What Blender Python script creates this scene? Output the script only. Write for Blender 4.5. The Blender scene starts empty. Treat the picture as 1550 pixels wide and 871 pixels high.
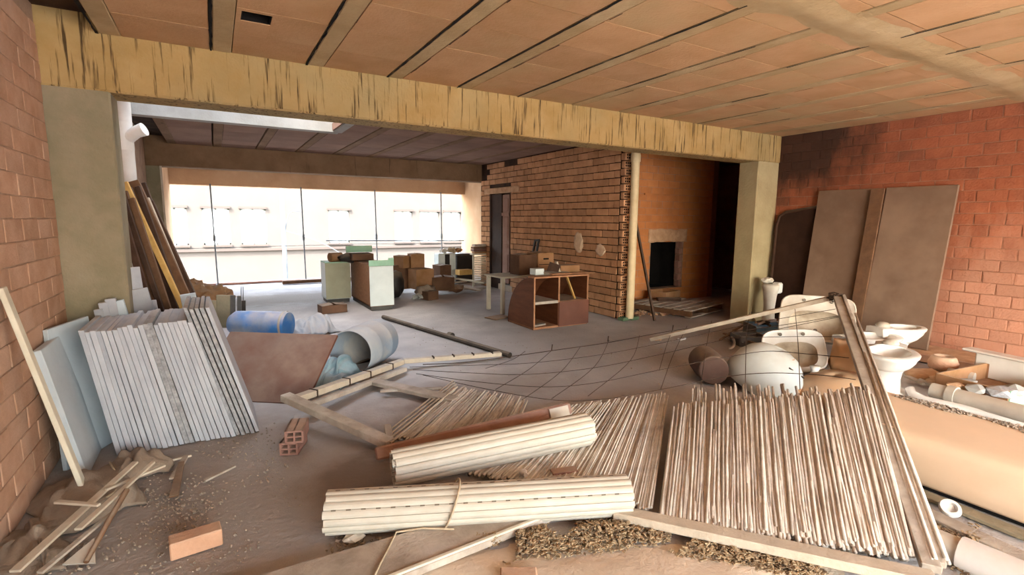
import bpy, bmesh, math, random
from mathutils import Vector, Matrix, Euler, noise
random.seed(11)
sc = bpy.context.scene
COL = sc.collection
V = Vector

# ------------------------------------------------------------------ camera
EYE = V((0, 0, 1.55)); FOC = 763.0
YAW, PITCH, ROLL = .531, .133, .008
_f = V((math.sin(YAW)*math.cos(PITCH), math.cos(YAW)*math.cos(PITCH), -math.sin(PITCH)))
_r0 = V((math.cos(YAW), -math.sin(YAW), 0)); _u0 = _r0.cross(_f)
_r = _r0*math.cos(ROLL) + _u0*math.sin(ROLL); _u = _r.cross(_f)
cd = bpy.data.cameras.new('camera'); cam = bpy.data.objects.new('camera', cd); COL.objects.link(cam)
cam.matrix_world = Matrix(((_r.x, _u.x, -_f.x, 0), (_r.y, _u.y, -_f.y, 0), (_r.z, _u.z, -_f.z, EYE.z), (0, 0, 0, 1)))
cd.sensor_width = 36; cd.lens = FOC/1550*36; cd.clip_start = .05; cd.clip_end = 300
sc.camera = cam

# ------------------------------------------------------------------ daylight
w = bpy.data.worlds.new('sky'); sc.world = w; w.use_nodes = True
nt = w.node_tree; bg = nt.nodes['Background']
st = nt.nodes.new('ShaderNodeTexSky'); st.sky_type = 'NISHITA'; st.sun_disc = False
st.sun_elevation = math.radians(46); st.sun_rotation = math.radians(233); st.air_density = 1.6; st.dust_density = 3.0
hs = nt.nodes.new('ShaderNodeHueSaturation'); hs.inputs['Saturation'].default_value = .6
nt.links.new(st.outputs[0], hs.inputs['Color']); nt.links.new(hs.outputs[0], bg.inputs['Color'])
bg.inputs['Strength'].default_value = 1.15
sl = bpy.data.lights.new('sun', 'SUN'); sl.energy = 6.5; sl.angle = math.radians(1.0); sl.color = (1, .98, .95)
so = bpy.data.objects.new('sun', sl); COL.objects.link(so)
so.rotation_euler = V((.55, .42, -.72)).to_track_quat('-Z', 'Y').to_euler()
def portal(name, loc, nrm, sx, sy, energy=None, color=(1, 1, 1)):
    l = bpy.data.lights.new(name, 'AREA'); l.shape = 'RECTANGLE'; l.size = sx; l.size_y = sy
    if energy is None: l.cycles.is_portal = True
    else: l.energy = energy; l.color = color
    o = bpy.data.objects.new(name, l); COL.objects.link(o); o.location = loc
    o.rotation_euler = V(nrm).to_track_quat('-Z', 'Z').to_euler()
    return o
portal('front_opening_portal', (3.2, -4.1, 1.35), (0, 1, 0), 8.2, 2.7)
portal('back_opening_portal', (2.7, 13.5, 1.1), (0, -1, 0), 6.9, 2.2)
portal('skylight_portal', (.3, 6.4, 6.3), (0, 0, -1), 2.5, 2.8)
vs = sc.view_settings; vs.view_transform = 'Standard'; vs.look = 'None'; vs.gamma = 1.0; vs.use_curve_mapping = False
vs.exposure = 1.8
try: sc.cycles.max_bounces = 8; sc.cycles.diffuse_bounces = 6; sc.cycles.sample_clamp_indirect = 8
except Exception: pass

# ------------------------------------------------------------------ helpers
def _ray(px, py): return _r*((px-775)/FOC) - _u*((py-435.5)/FOC) + _f
def gp(px, py, z=0.0):
    q = _ray(px, py); return EYE + q*((z-EYE.z)/q.z)
def dp(px, py, y):
    q = _ray(px, py); return EYE + q*(y/q.y)
def xp(px, py, x):
    q = _ray(px, py); return EYE + q*(x/q.x)
def lerp(a, b, t): return a + (b-a)*t
def rnd(a, b): return random.uniform(a, b)

class MB:
    def __init__(s): s.v = []; s.f = []
    def add(s, vs_, fs):
        n = len(s.v); s.v += [V(p) for p in vs_]; s.f += [tuple(i+n for i in q) for q in fs]; return s
    def box(s, c, sz, rot=None):
        c = V(c); M = rot if rot is not None else Matrix.Identity(3)
        if isinstance(M, (tuple, list)): M = Euler(M).to_matrix()
        p = [c + M @ V((x*sz[0]/2, y*sz[1]/2, z*sz[2]/2)) for x in (-1, 1) for y in (-1, 1) for z in (-1, 1)]
        return s.add(p, [(0, 1, 3, 2), (4, 6, 7, 5), (0, 4, 5, 1), (2, 3, 7, 6), (0, 2, 6, 4), (1, 5, 7, 3)])
    def b2(s, a, b):
        a = V(a); b = V(b); return s.box((a+b)/2, b-a)
    def bar(s, a, b, wd, ht, up=(0, 0, 1), w2=None, h2=None):
        a = V(a); b = V(b); d = (b-a).normalized(); u = V(up)
        sd = d.cross(u)
        if sd.length < 1e-4: sd = d.cross(V((1, 0, 0)))
        sd.normalize(); u = sd.cross(d).normalized()
        w2 = wd if w2 is None else w2; h2 = ht if h2 is None else h2
        p = []
        for q, ww, hh in ((a, wd, ht), (b, w2, h2)):
            p += [q+sd*(i*ww/2)+u*(j*hh/2) for i, j in ((-1, -1), (1, -1), (1, 1), (-1, 1))]
        return s.add(p, [(3, 2, 1, 0), (4, 5, 6, 7), (0, 1, 5, 4), (1, 2, 6, 5), (2, 3, 7, 6), (3, 0, 4, 7)])
    def plate(s, quad, th):
        q = [V(p) for p in quad]; n = (q[1]-q[0]).cross(q[-1]-q[0]).normalized()*th; m = len(q)
        return s.add(q+[p-n for p in q], [tuple(range(m)), tuple(range(2*m-1, m-1, -1))] + [(i+m, (i+1) % m+m, (i+1) % m, i) for i in range(m)])
    def tube(s, pts, r, n=8, caps=True, twist=0.0):
        pts = [V(p) for p in pts]; rs = r if isinstance(r, (list, tuple)) else [r]*len(pts)
        ref = V((0, 0, 1)); base = len(s.v); N = len(pts)
        d0 = (pts[1]-pts[0]).normalized()
        if abs(d0.z) > .9: ref = V((1, 0, 0))
        for i, p in enumerate(pts):
            d = (pts[min(i+1, N-1)]-pts[max(i-1, 0)]).normalized()
            a = d.cross(ref)
            if a.length < 1e-4: a = d.cross(V((0, 1, 0)))
            a.normalize(); b = d.cross(a); ref = a.cross(d)
            for k in range(n):
                t = 2*math.pi*k/n+twist; s.v.append(p + a*(math.cos(t)*rs[i]) + b*(math.sin(t)*rs[i]))
        for i in range(N-1):
            for k in range(n):
                s.f.append((base+i*n+k, base+i*n+(k+1) % n, base+(i+1)*n+(k+1) % n, base+(i+1)*n+k))
        if caps:
            s.f.append(tuple(base+k for k in range(n-1, -1, -1))); s.f.append(tuple(base+(N-1)*n+k for k in range(n)))
        return s
    def loft(s, rings, cap0=True, cap1=True, closed=True):
        n = len(rings[0]); base = len(s.v)
        for r_ in rings: s.v += [V(p) for p in r_]
        for i in range(len(rings)-1):
            for k in range(n if closed else n-1):
                s.f.append((base+i*n+k, base+i*n+(k+1) % n, base+(i+1)*n+(k+1) % n, base+(i+1)*n+k))
        if cap0: s.f.append(tuple(base+k for k in range(n-1, -1, -1)))
        if cap1: s.f.append(tuple(base+(len(rings)-1)*n+k for k in range(n)))
        return s
    def lathe(s, prof, M=None, n=24, arc=2*math.pi, sx=1, sy=1):
        M = M or Matrix.Identity(4); full = arc > 6.28; m = n if full else n+1
        rings = [[M @ V((rr*math.cos(arc*k/n)*sx, rr*math.sin(arc*k/n)*sy, z)) for k in range(m)] for rr, z in prof]
        return s.loft(rings, False, False, full)
    def blob(s, c, sz, seed=0, amp=.25, sub=2, rough=2.0, rot=0, flat=None):
        bm = bmesh.new(); bmesh.ops.create_icosphere(bm, subdivisions=sub, radius=1)
        R = Matrix.Rotation(rot, 3, 'Z'); c = V(c); o = V((seed*7.3, seed*3.1, seed*5.7)); vv = []
        for q in bm.verts:
            p = q.co*(1+amp*noise.noise(q.co*rough+o)+amp*.5*noise.noise(q.co*rough*2.7+o))
            p = R @ V((p.x*sz[0], p.y*sz[1], p.z*sz[2])) + c
            if flat is not None and p.z < flat: p.z = flat + .001
            vv.append(p)
        s.add(vv, [tuple(q.index for q in fc.verts) for fc in bm.faces]); bm.free(); return s
    def sheet(s, fn, nu, nv, th=0.0):
        base = len(s.v); g = [[V(fn(i/nu, j/nv)) for j in range(nv+1)] for i in range(nu+1)]
        idx = lambda i, j: base + i*(nv+1)+j
        for row in g: s.v += row
        for i in range(nu):
            for j in range(nv): s.f.append((idx(i, j), idx(i+1, j), idx(i+1, j+1), idx(i, j+1)))
        return s
    def build(s, name, m, parent=None, smooth=False, bevel=0, solid=0, autosm=None, recalc=True):
        me = bpy.data.meshes.new(name)
        off = world_loc(parent) if parent else V((0, 0, 0))
        me.from_pydata([tuple(p-off) for p in s.v], [], s.f)
        bm = bmesh.new(); bm.from_mesh(me)
        if recalc: bmesh.ops.recalc_face_normals(bm, faces=bm.faces)
        if bevel:
            ed = [e for e in bm.edges if len(e.link_faces) == 2 and e.calc_face_angle(0) > .5]
            try: bmesh.ops.bevel(bm, geom=ed, offset=bevel, segments=1, affect='EDGES', clamp_overlap=True)
            except Exception: pass
        if smooth:
            for fc in bm.faces: fc.smooth = True
            if autosm:
                for e in bm.edges:
                    if len(e.link_faces) == 2 and e.calc_face_angle(0) > autosm: e.smooth = False
        bm.to_mesh(me); bm.free()
        me.materials.append(m)
        o = bpy.data.objects.new(name, me); COL.objects.link(o)
        if parent: o.parent = parent
        if solid:
            md = o.modifiers.new('thickness', 'SOLIDIFY'); md.thickness = solid; md.offset = 0
        return o

def world_loc(o):
    p = V((0, 0, 0))
    while o is not None: p += o.location; o = o.parent
    return p
def tag(o, label=None, cat=None, group=None, kind=None):
    if label: o['label'] = label
    if cat: o['category'] = cat
    if group: o['group'] = group
    if kind: o['kind'] = kind
    return o
def T(name, label, cat, loc=(0, 0, 0), group=None):
    o = bpy.data.objects.new(name, None); COL.objects.link(o); o.location = loc; o.empty_display_size = .1
    return tag(o, label, cat, group)
def struct(o, label=None): return tag(o, label, kind='structure')
def inst(name, me, M, parent, m=None):
    o = bpy.data.objects.new(name, me); COL.objects.link(o); o.parent = parent; o.matrix_local = M; return o
ORD = ['first', 'second', 'third', 'fourth', 'fifth', 'sixth', 'seventh', 'eighth', 'ninth', 'tenth', 'eleventh', 'twelfth', 'thirteenth',
       'fourteenth', 'fifteenth', 'sixteenth', 'seventeenth', 'eighteenth', 'nineteenth', 'twentieth', 'twenty-first', 'twenty-second',
       'twenty-third', 'twenty-fourth', 'twenty-fifth', 'twenty-sixth', 'twenty-seventh', 'twenty-eighth']

# ------------------------------------------------------------------ materials
def hexc(h):
    c = [int(h[i:i+2], 16)/255 for i in (0, 2, 4)]
    return tuple(x/12.92 if x <= .04045 else ((x+.055)/1.055)**2.4 for x in c) + (1,)
DUST = hexc('b9a894')
def surf(name, c1, c2=None, scale=5.0, rough=.85, bump=.15, bscale=45.0, dust=0.0, rand=0.0, stretch=(1, 1, 1), metal=0.0, spec=.25, dustc=None,
         c3=None, s3=1.2, t3=(.5, .62), streak=None, contrast=(.35, .65), stains=()):
    m = bpy.data.materials.new(name); m.use_nodes = True; N = m.node_tree.nodes; L = m.node_tree.links; b = N['Principled BSDF']
    def nd(t, **k):
        x = N.new(t)
        for a, v_ in k.items(): setattr(x, a, v_)
        return x
    geo = nd('ShaderNodeNewGeometry'); oi = nd('ShaderNodeObjectInfo')
    off = nd('ShaderNodeVectorMath', operation='SCALE'); off.inputs['Scale'].default_value = 17.0 if rand else 0.0
    cmb = nd('ShaderNodeCombineXYZ')
    for i in range(3): L.new(oi.outputs['Random'], cmb.inputs[i])
    L.new(cmb.outputs[0], off.inputs[0])
    addv = nd('ShaderNodeVectorMath', operation='ADD'); L.new(geo.outputs['Position'], addv.inputs[0]); L.new(off.outputs[0], addv.inputs[1])
    mp = nd('ShaderNodeMapping'); mp.inputs['Scale'].default_value = stretch; L.new(addv.outputs[0], mp.inputs['Vector'])
    def noi(sc_, det=6, vec=None, rg=.6):
        n_ = nd('ShaderNodeTexNoise'); n_.inputs['Scale'].default_value = sc_; n_.inputs['Detail'].default_value = det; n_.inputs['Roughness'].default_value = rg
        L.new(vec or mp.outputs[0], n_.inputs['Vector']); return n_.outputs['Fac']
    def rng(src, a, b_):
        r_ = nd('ShaderNodeMapRange'); r_.inputs['From Min'].default_value = a; r_.inputs['From Max'].default_value = b_; L.new(src, r_.inputs['Value']); return r_.outputs[0]
    def mix(fac, A, B):
        x = nd('ShaderNodeMix', data_type='RGBA')
        if isinstance(fac, float): x.inputs[0].default_value = fac
        else: L.new(fac, x.inputs[0])
        for k, q in ((6, A), (7, B)):
            if isinstance(q, tuple): x.inputs[k].default_value = q
            else: L.new(q, x.inputs[k])
        return x.outputs[2]
    c1 = hexc(c1) if isinstance(c1, str) else c1
    col = c1
    if c2: col = mix(rng(noi(scale), *contrast), c1, hexc(c2))
    if c3: col = mix(rng(noi(s3, 5, addv.outputs[0]), *t3), col, hexc(c3))
    if streak:   # (colour, across, along, lo, hi): runs of old damp staining down a face
        mp2 = nd('ShaderNodeMapping'); mp2.inputs['Scale'].default_value = (streak[1], streak[1], streak[2]); L.new(geo.outputs['Position'], mp2.inputs['Vector'])
        col = mix(rng(noi(1.0, 4, mp2.outputs[0]), streak[3], streak[4]), col, hexc(streak[0]))
    for (cc, rr, hc, am) in stains:   # an old stain with a ragged outline: centre, reach, colour, strength
        sb_ = nd('ShaderNodeVectorMath', operation='SUBTRACT'); L.new(geo.outputs['Position'], sb_.inputs[0]); sb_.inputs[1].default_value = cc
        dv = nd('ShaderNodeVectorMath', operation='DIVIDE'); L.new(sb_.outputs[0], dv.inputs[0]); dv.inputs[1].default_value = rr
        ln = nd('ShaderNodeVectorMath', operation='LENGTH'); L.new(dv.outputs[0], ln.inputs[0])
        mp3 = nd('ShaderNodeMapping'); mp3.inputs['Scale'].default_value = (2.6, 2.6, .9); L.new(geo.outputs['Position'], mp3.inputs['Vector'])
        ad = nd('ShaderNodeMath', operation='ADD'); L.new(ln.outputs['Value'], ad.inputs[0]); L.new(noi(1.6, 6, mp3.outputs[0], .65), ad.inputs[1])
        r_ = nd('ShaderNodeMapRange'); r_.inputs['From Min'].default_value = 1.55; r_.inputs['From Max'].default_value = 1.0; r_.inputs['To Max'].default_value = am; L.new(ad.outputs[0], r_.inputs['Value'])
        col = mix(r_.outputs[0], col, hexc(hc))
    if rand:
        hv = nd('ShaderNodeHueSaturation'); r1 = nd('ShaderNodeMapRange'); r1.inputs['To Min'].default_value = 1-rand; r1.inputs['To Max'].default_value = 1+rand
        L.new(oi.outputs['Random'], r1.inputs['Value']); L.new(r1.outputs[0], hv.inputs['Value'])
        if isinstance(col, tuple): hv.inputs['Color'].default_value = col
        else: L.new(col, hv.inputs['Color'])
        col = hv.outputs[0]
    if dust:
        sx = nd('ShaderNodeSeparateXYZ'); L.new(geo.outputs['Normal'], sx.inputs[0])
        mu = nd('ShaderNodeMath', operation='MULTIPLY'); L.new(rng(sx.outputs[2], .1, .9), mu.inputs[0])
        m2 = nd('ShaderNodeMath', operation='MULTIPLY'); m2.inputs[1].default_value = dust
        L.new(rng(noi(3.0, 5, addv.outputs[0]), .25, .6), m2.inputs[0]); L.new(m2.outputs[0], mu.inputs[1])
        col = mix(mu.outputs[0], col, hexc(dustc) if dustc else DUST)
    if isinstance(col, tuple): b.inputs['Base Color'].default_value = col
    else: L.new(col, b.inputs['Base Color'])
    b.inputs['Roughness'].default_value = rough; b.inputs['Metallic'].default_value = metal; b.inputs['Specular IOR Level'].default_value = spec
    if bump:
        bp = nd('ShaderNodeBump'); bp.inputs['Strength'].default_value = bump; bp.inputs['Distance'].default_value = .02
        L.new(noi(bscale, 4), bp.inputs['Height']); L.new(bp.outputs[0], b.inputs['Normal'])
    return m

M = {}
M['floor'] = surf('dusty_concrete_floor', 'b5b0ad', 'a29c99', 1.6, .95, .5, 30, c3='c8c3bd', s3=.7, t3=(.5, .72), contrast=(.3, .7), stains=(((-.1, 3.2, 0), (1.5, 1.7, 1), '968d86', .8), ((.72, 2.95, 0), (.45, .35, 1), '75675c', .7), ((1.1, 10.6, 0), (2.2, .9, 1), '8a7f74', .7), ((2.2, 4.0, 0), (1.0, .5, 1), '8c8077', .6)))
M['mortar'] = surf('mortar', 'a98d78', '8f735f', 6, .95, .4, 60)
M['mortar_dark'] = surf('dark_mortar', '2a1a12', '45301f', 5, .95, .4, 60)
M['brick_left'] = surf('brick_left', 'b8947c', 'a88269', 7, .9, .35, 50, rand=.07, c3='bf9f8a', s3=1.3, t3=(.5, .75))
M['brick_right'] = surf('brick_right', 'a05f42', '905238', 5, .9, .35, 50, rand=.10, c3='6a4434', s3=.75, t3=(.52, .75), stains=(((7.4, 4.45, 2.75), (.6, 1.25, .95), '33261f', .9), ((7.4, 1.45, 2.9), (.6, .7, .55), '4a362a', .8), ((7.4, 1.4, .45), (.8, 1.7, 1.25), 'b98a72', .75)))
M['brick_part'] = surf('brick_partition', 'c4946e', 'b0815c', 6, .9, .35, 50, rand=.12, c3='94694c', s3=.8, t3=(.52, .75))
M['brick_bay'] = surf('brick_bay', 'c4804c', 'b87342', 4, .9, .25, 50, rand=.04, c3='9a6a4a', s3=.9, t3=(.55, .8))
M['clay_panel'] = surf('clay_ceiling_panel', 'bd9670', 'af8860', 2.5, .92, .25, 40, rand=.07, c3='b09870', s3=.6, t3=(.5, .75))
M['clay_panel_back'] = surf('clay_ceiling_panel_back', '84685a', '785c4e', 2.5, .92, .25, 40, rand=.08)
M['joist'] = surf('joist_concrete', 'b09872', 'a28a64', 4, .92, .35, 35, c3='b8a380', s3=1.4, t3=(.5, .7))
M['beam'] = surf('stained_beam_concrete', 'a68a5c', '977a4a', 3, .92, .35, 30, c3='92805a', s3=.9, t3=(.5, .75), streak=('4a3820', 34, 1.9, .55, .66))
M['concrete'] = surf('grey_concrete', '8b7f69', '787058', 3, .93, .4, 30, c3='978b76', s3=1.0, t3=(.5, .72))
M['concrete_pale'] = surf('pale_concrete', 'aa9a76', '9b8b68', 3, .93, .4, 30)
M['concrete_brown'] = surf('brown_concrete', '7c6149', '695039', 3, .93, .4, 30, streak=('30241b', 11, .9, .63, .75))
M['plaster'] = surf('white_plaster', 'a3a29e', '96948e', 4, .9, .2, 40)
M['plaster_wall'] = surf('tan_plaster', 'bf9c7a', 'ae8b69', 2, .92, .3, 30, c3='cbab8b', s3=1, t3=(.5, .7))
M['mortar_pale'] = surf('pale_mortar', 'c9a483', 'b08a68', 9, .95, .5, 40)
M['patch'] = surf('old_plaster_patch', 'd8bea2', 'c8aa8c', 9, .95, .4, 40)
M['drum'] = surf('brown_drum_paint', '5e463b', '503a30', 4, .7, .1, 30, dust=.35)
M['black'] = surf('soot_and_shade_black', '0b0908', '151110', 5, .98, .2)  # black for soot, and for painted shade in holes, joints and gaps
M['slab'] = surf('white_slab', 'adafb5', '9c9ea6', 4, .7, .12, 35, rand=.06, dust=.5, c3='8f8e92', s3=2.2, t3=(.58, .75))
M['slab_dirty'] = surf('mottled_slab', 'a3a3a6', '7b7a7d', 28, .75, .2, 35, rand=.06, dust=.5)
M['slab_blue'] = surf('cool_white_board', 'b9c3ca', 'aab6be', 3, .7, .1, 30, dust=.3)
M['white_strip'] = surf('white_timber', 'cfc8b6', 'bfb7a4', 6, .8, .1)
M['cane'] = surf('dry_cane', 'cdc4b8', 'b9aea0', 14, .8, .15, 60, rand=.14, c3='a0948a', s3=5, t3=(.5, .7))
M['wood_grey'] = surf('weathered_timber', 'aca092', '968a7d', 9, .9, .3, 60, rand=.06, stretch=(1, 1, 1), c3='c0b6aa', s3=3, t3=(.5, .7))
M['wood_pale'] = surf('pale_timber', 'c4b7a4', 'b3a592', 9, .85, .25, 60)
M['wood_yellow'] = surf('yellow_timber', 'c9a566', 'b58e50', 9, .8, .2, 60)
M['wood_dark'] = surf('dark_timber', '4c3528', '3a271d', 9, .8, .2, 60, rand=.15, dust=.4)
M['wood_brown'] = surf('brown_timber', '74543b', '5e4330', 9, .8, .2, 60, rand=.1, dust=.5)
M['brown_board'] = surf('red_brown_laminate', '6c4638', '5d3b30', 3, .6, .08, 30, dust=.35, c3='7d5647', s3=1.5, t3=(.5, .8))
M['veneer'] = surf('brown_veneer', '70432a', '5c3521', 4, .55, .08, 30, dust=.7, stretch=(1, 1, 5))
M['veneer_edge'] = surf('worn_veneer_edge', 'a87a5a', '8f6345', 8, .7, .1, 40)
M['panel_brown'] = surf('brown_hardboard', '806856', '735b4a', 2.5, .8, .1, 30, dust=.3, c3='8e7663', s3=1.1, t3=(.5, .75))
M['shutter'] = surf('ivory_shutter_plastic', 'c3bdb0', 'b6afa1', 8, .5, .05, 30, dust=.5, rand=.04)
M['groove'] = surf('dark_slot', '6a5f52', None, bump=0)
M['rope'] = surf('jute_string', 'b9a78e', 'a08d74', 30, .95, .3, 90)
M['ceramic'] = surf('white_ceramic', 'e3e3df', 'd8d6cf', 3, .22, .03, 20, dust=.45, spec=.5)
M['ceramic_dusty'] = surf('dusty_ceramic', 'd6d1c6', 'bdb3a3', 5, .45, .08, 30, dust=.8, spec=.4)
M['peach'] = surf('peach_enamel', 'e2c9ae', 'dabea0', 2.0, .5, .05, 20, dust=.8, dustc='d6bfa4', c3='e6d2bc', s3=1.1, t3=(.5, .8))
M['tan_shell'] = surf('tan_plastic', 'c49b72', 'b58a60', 3, .6, .08, 30, dust=.5)
M['blue'] = surf('blue_plastic', '2f6fb4', '3f7ab5', 4, .5, .08, 30, dust=.85, c3='8d96a0', s3=1.8, t3=(.42, .62))
M['blue_grey'] = surf('faded_blue_plastic', '9a9fa4', '7f90a2', 3, .6, .12, 30, dust=.6, c3='b3aea8', s3=2.2, t3=(.45, .65))
M['cyan_cloth'] = surf('pale_blue_tarp', '86a3ab', '5f8390', 6, .8, .2, 30, dust=.4)
M['metal_dark'] = surf('dark_iron', '40372f', '2d2621', 10, .7, .15, 60, dust=.4)
M['wire'] = surf('rusty_wire', '4c3a2f', '35281f', 10, .8, .1, 60)
M['pipe_cream'] = surf('cream_drainpipe', 'd9c6a0', 'c7b189', 4, .5, .05, 20)
M['pvc'] = surf('white_pvc', 'd8d5d2', 'c9c5c1', 4, .5, .05, 20, dust=.4)
M['pvc_grey'] = surf('grey_pvc', 'b5aea3', 'a0988d', 4, .55, .08, 20, dust=.6)
M['green_pad'] = surf('green_block', '5d7459', '4d634a', 6, .85, .2)
M['mint'] = surf('mint_board', '9cc0a8', '8ab095', 4, .7, .06, 30, dust=.3)
M['white_melamine'] = surf('white_melamine', 'd0d8d6', 'c1cac8', 3, .5, .05, 30, dust=.4)
M['grey_melamine'] = surf('grey_green_melamine', 'a9a890', '9a9982', 3, .6, .05, 30, dust=.4)
M['chipboard'] = surf('chipboard', '8d6648', '7a563b', 20, .9, .2, 60, dust=.3)
M['cardboard'] = surf('cardboard', '9a7354', '86623f', 4, .9, .12, 30, rand=.14, dust=.5)
M['cardboard_dark'] = surf('dirty_cardboard', '6a4e3b', '573e2e', 4, .9, .15, 30, rand=.14, dust=.5)
M['black_plastic'] = surf('black_plastic', '221d1b', '2c2623', 4, .5, .05, 30, dust=.5)
M['sack'] = surf('dusty_sackcloth', '847568', '726458', 8, .95, .4, 80, dust=.4)
M['paper'] = surf('brown_paper', 'b08a68', '9b7555', 5, .9, .25, 25, dust=.4)
M['terracotta'] = surf('terracotta', 'c39a7e', 'b3886c', 8, .9, .25, 50, dust=.6)
M['terracotta_dark'] = surf('dusty_terracotta', 'a07a6c', '8c665a', 8, .9, .25, 50, dust=.5)
M['straw'] = surf('straw_chips', 'b09a7a', '8a745a', 60, .95, .1, 60, c3='6e5c4a', s3=25, t3=(.5, .6))
M['grit'] = surf('pale_grit', 'a99a8a', '7c6f62', 60, .95, .1, 60)
M['door_pink'] = surf('old_pink_door', '9a7767', '8a6757', 4, .7, .1, 30)
M['door_dark'] = surf('dark_door', '3a251b', '2c1a12', 5, .7, .1, 30)
M['facade'] = surf('cream_facade', '48433f', '45403c', 1, .9, .1, 10)
M['facade_trim'] = surf('facade_trim', '423a36', '3e3632', 1, .9, .1, 10)
M['glass'] = surf('window_pane', 'c9cdd0', None, rough=.15, bump=0, spec=.5)
M['steel'] = surf('steel_pole', '6d7378', '5a6065', 8, .5, .05, 30, metal=.3)
M['grime'] = surf('grimy_ceramic', 'c9bba6', '8f7c68', 4, .5, .06, 30, contrast=(.35, .7))
M['yard'] = surf('pale_yard', 'd2cdc4', 'c6c1b8', 1, .95, .2, 10)
M['street'] = surf('street', '85827e', '7a7772', 1, .95, .2, 10)
M['grey_box'] = surf('grey_metal_box', '5f5c58', '4d4a47', 5, .7, .1, 30, dust=.6)
M['blue_crate'] = surf('blue_crate', '6b93b5', '5b82a3', 5, .6, .06, 30, dust=.3)
# ================================================================== the setting
XL, XR, YB, YB2, ZC, ZB = -.955, 7.4, 4.67, 5.0, 2.82, 2.43   # left wall, right wall, beam faces, ceiling, beam underside
XP = 5.47                                                      # brick partition
YF = -4.1                                                      # open front behind the viewer

# unit brick meshes, shared by all brick pieces of a kind
def unit_bricks(mat_, n=4, bev=.035, jag=.02):
    out = []
    for k in range(n):
        bm = bmesh.new(); bmesh.ops.create_cube(bm, size=1)
        bmesh.ops.bevel(bm, geom=list(bm.edges), offset=bev, segments=1, affect='EDGES')
        for q in bm.verts: q.co += V((rnd(-jag, jag), rnd(-jag, jag), rnd(-jag, jag)))
        me = bpy.data.meshes.new('brick'); bm.to_mesh(me); bm.free(); me.materials.append(mat_); out.append(me)
    return out
def courses(parent, org, u, L, Z0, Z1, n, bl, bh, gap, proud, mat_, holes=(), limit=300, jit=.003, name='brick', shift=.5, miss=None, bev=.035):
    """bricks laid in running bond on the face of a wall: org + u*s + z, standing proud along n"""
    org = V(org); u = V(u); n = V(n); u2 = u if u.cross(n).z > 0 else -u
    rot = Matrix((u2, n, V((0, 0, 1)))).transposed().to_4x4()
    meshes = unit_bricks(mat_, bev=bev); items = []
    rows = int(round((Z1-Z0)/bh)); bh = (Z1-Z0)/rows
    for r_ in range(rows):
        z0 = Z0+r_*bh; s0 = -bl*(shift if r_ % 2 else 0) - bl*rnd(0, .06)
        while s0 < L:
            a, b_ = max(s0, 0), min(s0+bl, L); s0 += bl
            if b_-a < .04: continue
            zc = z0+bh/2; skip = False
            for (h0, h1, g0, g1) in holes:
                if g0-bh*.4 < zc < g1+bh*.1:
                    if a >= h0-.02 and b_ <= h1+.02: skip = True
                    elif a < h0 < b_ : b_ = h0
                    elif a < h1 < b_ : a = h1
            if skip or b_-a < .04 or (miss and miss((a+b_)/2, zc)): continue
            items.append((a, b_, z0))
    items.sort(key=lambda t: (org+u*((t[0]+t[1])/2)+V((0, 0, t[2]))-EYE).length)
    rest = MB()
    for i, (a, b_, z0) in enumerate(items):
        th = .05; pr = proud+rnd(-jit, jit)
        c = org+u*((a+b_)/2)+V((0, 0, z0+bh/2))+n*(pr-th/2)
        S = Matrix.Diagonal((b_-a-gap, th, bh-gap, 1)); tl = Matrix.Rotation(rnd(-.006, .006), 4, n)
        if i < limit: inst(name, random.choice(meshes), Matrix.Translation(c) @ tl @ rot @ S, parent)
        else: rest.box(c, (b_-a-gap, th, bh-gap), (tl @ rot).to_3x3())
    if rest.v: tag(rest.build(name+'_remainder', mat_, parent), kind='stuff')

# floor
g = MB()
def floor_fn(a, b):
    x = lerp(-1.2, 10.4, a); y = lerp(-6.1, 13.7, b)
    return (x, y, .006*noise.noise(V((x*1.7, y*1.7, 3)))-.006)
g.sheet(floor_fn, 70, 100)
floor = struct(g.build('floor', M['floor'], smooth=True), 'dusty grey concrete floor strewn with rubble')

# left wall of the main room
wl = struct(MB().b2((XL-.25, YF, 0), (XL, YB+.02, ZC+.2)).build('wall_left', M['mortar']), 'bare brick wall beside the white slabs')
courses(wl, (XL, 2.3, 0), (0, 1, 0), YB-2.3, 0, ZC, (1, 0, 0), .30, .128, .008, .006, M['brick_left'])
# right wall
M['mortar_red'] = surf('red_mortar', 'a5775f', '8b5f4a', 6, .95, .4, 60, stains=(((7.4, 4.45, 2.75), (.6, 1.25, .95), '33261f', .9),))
wr = struct(MB().b2((XR, YF, 0), (XR+.25, YB+.1, ZC+.2)).build('wall_right', M['mortar_red']), 'red brick wall behind the leaning brown panels')
courses(wr, (XR, 1.25, 0), (0, 1, 0), YB-1.25, 0, ZC, (-1, 0, 0), .27, .128, .009, .006, M['brick_right'])
# low ledge at the foot of the right wall
lg = struct(MB().b2((6.80, .6, 0), (XR, 2.75, .09)).build('trim_1', M['mortar_pale'], bevel=.01), 'low dusty ledge along the foot of the brick wall')
ub = unit_bricks(M['terracotta'])
for k in range(6):
    inst('brick', ub[k % 4], Matrix.Translation((6.79, .85+k*.31, .05)) @ Matrix.Diagonal((.06, .30, .085, 1)), lg)

# main beam with pier and left column
bm_ = MB()
bm_.b2((XL-.2, YB, ZB), (XR+.3, YB2, ZC+.25))
beam = struct(bm_.build('trim_2', M['beam'], bevel=.015), 'long stained concrete beam across the room')
colL = struct(MB().b2((XL-.2, YB+.012, 0), (-.585, YB2, ZB+.1)).build('trim_3', M['concrete'], bevel=.012), 'grey concrete column behind the white slabs')
struct(MB().b2((6.91, YB+.012, 0), (XR+.05, YB2, ZB+.1)).build('trim_4', M['concrete_pale'], bevel=.012), 'pale concrete pier at the end of the beam')

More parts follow.
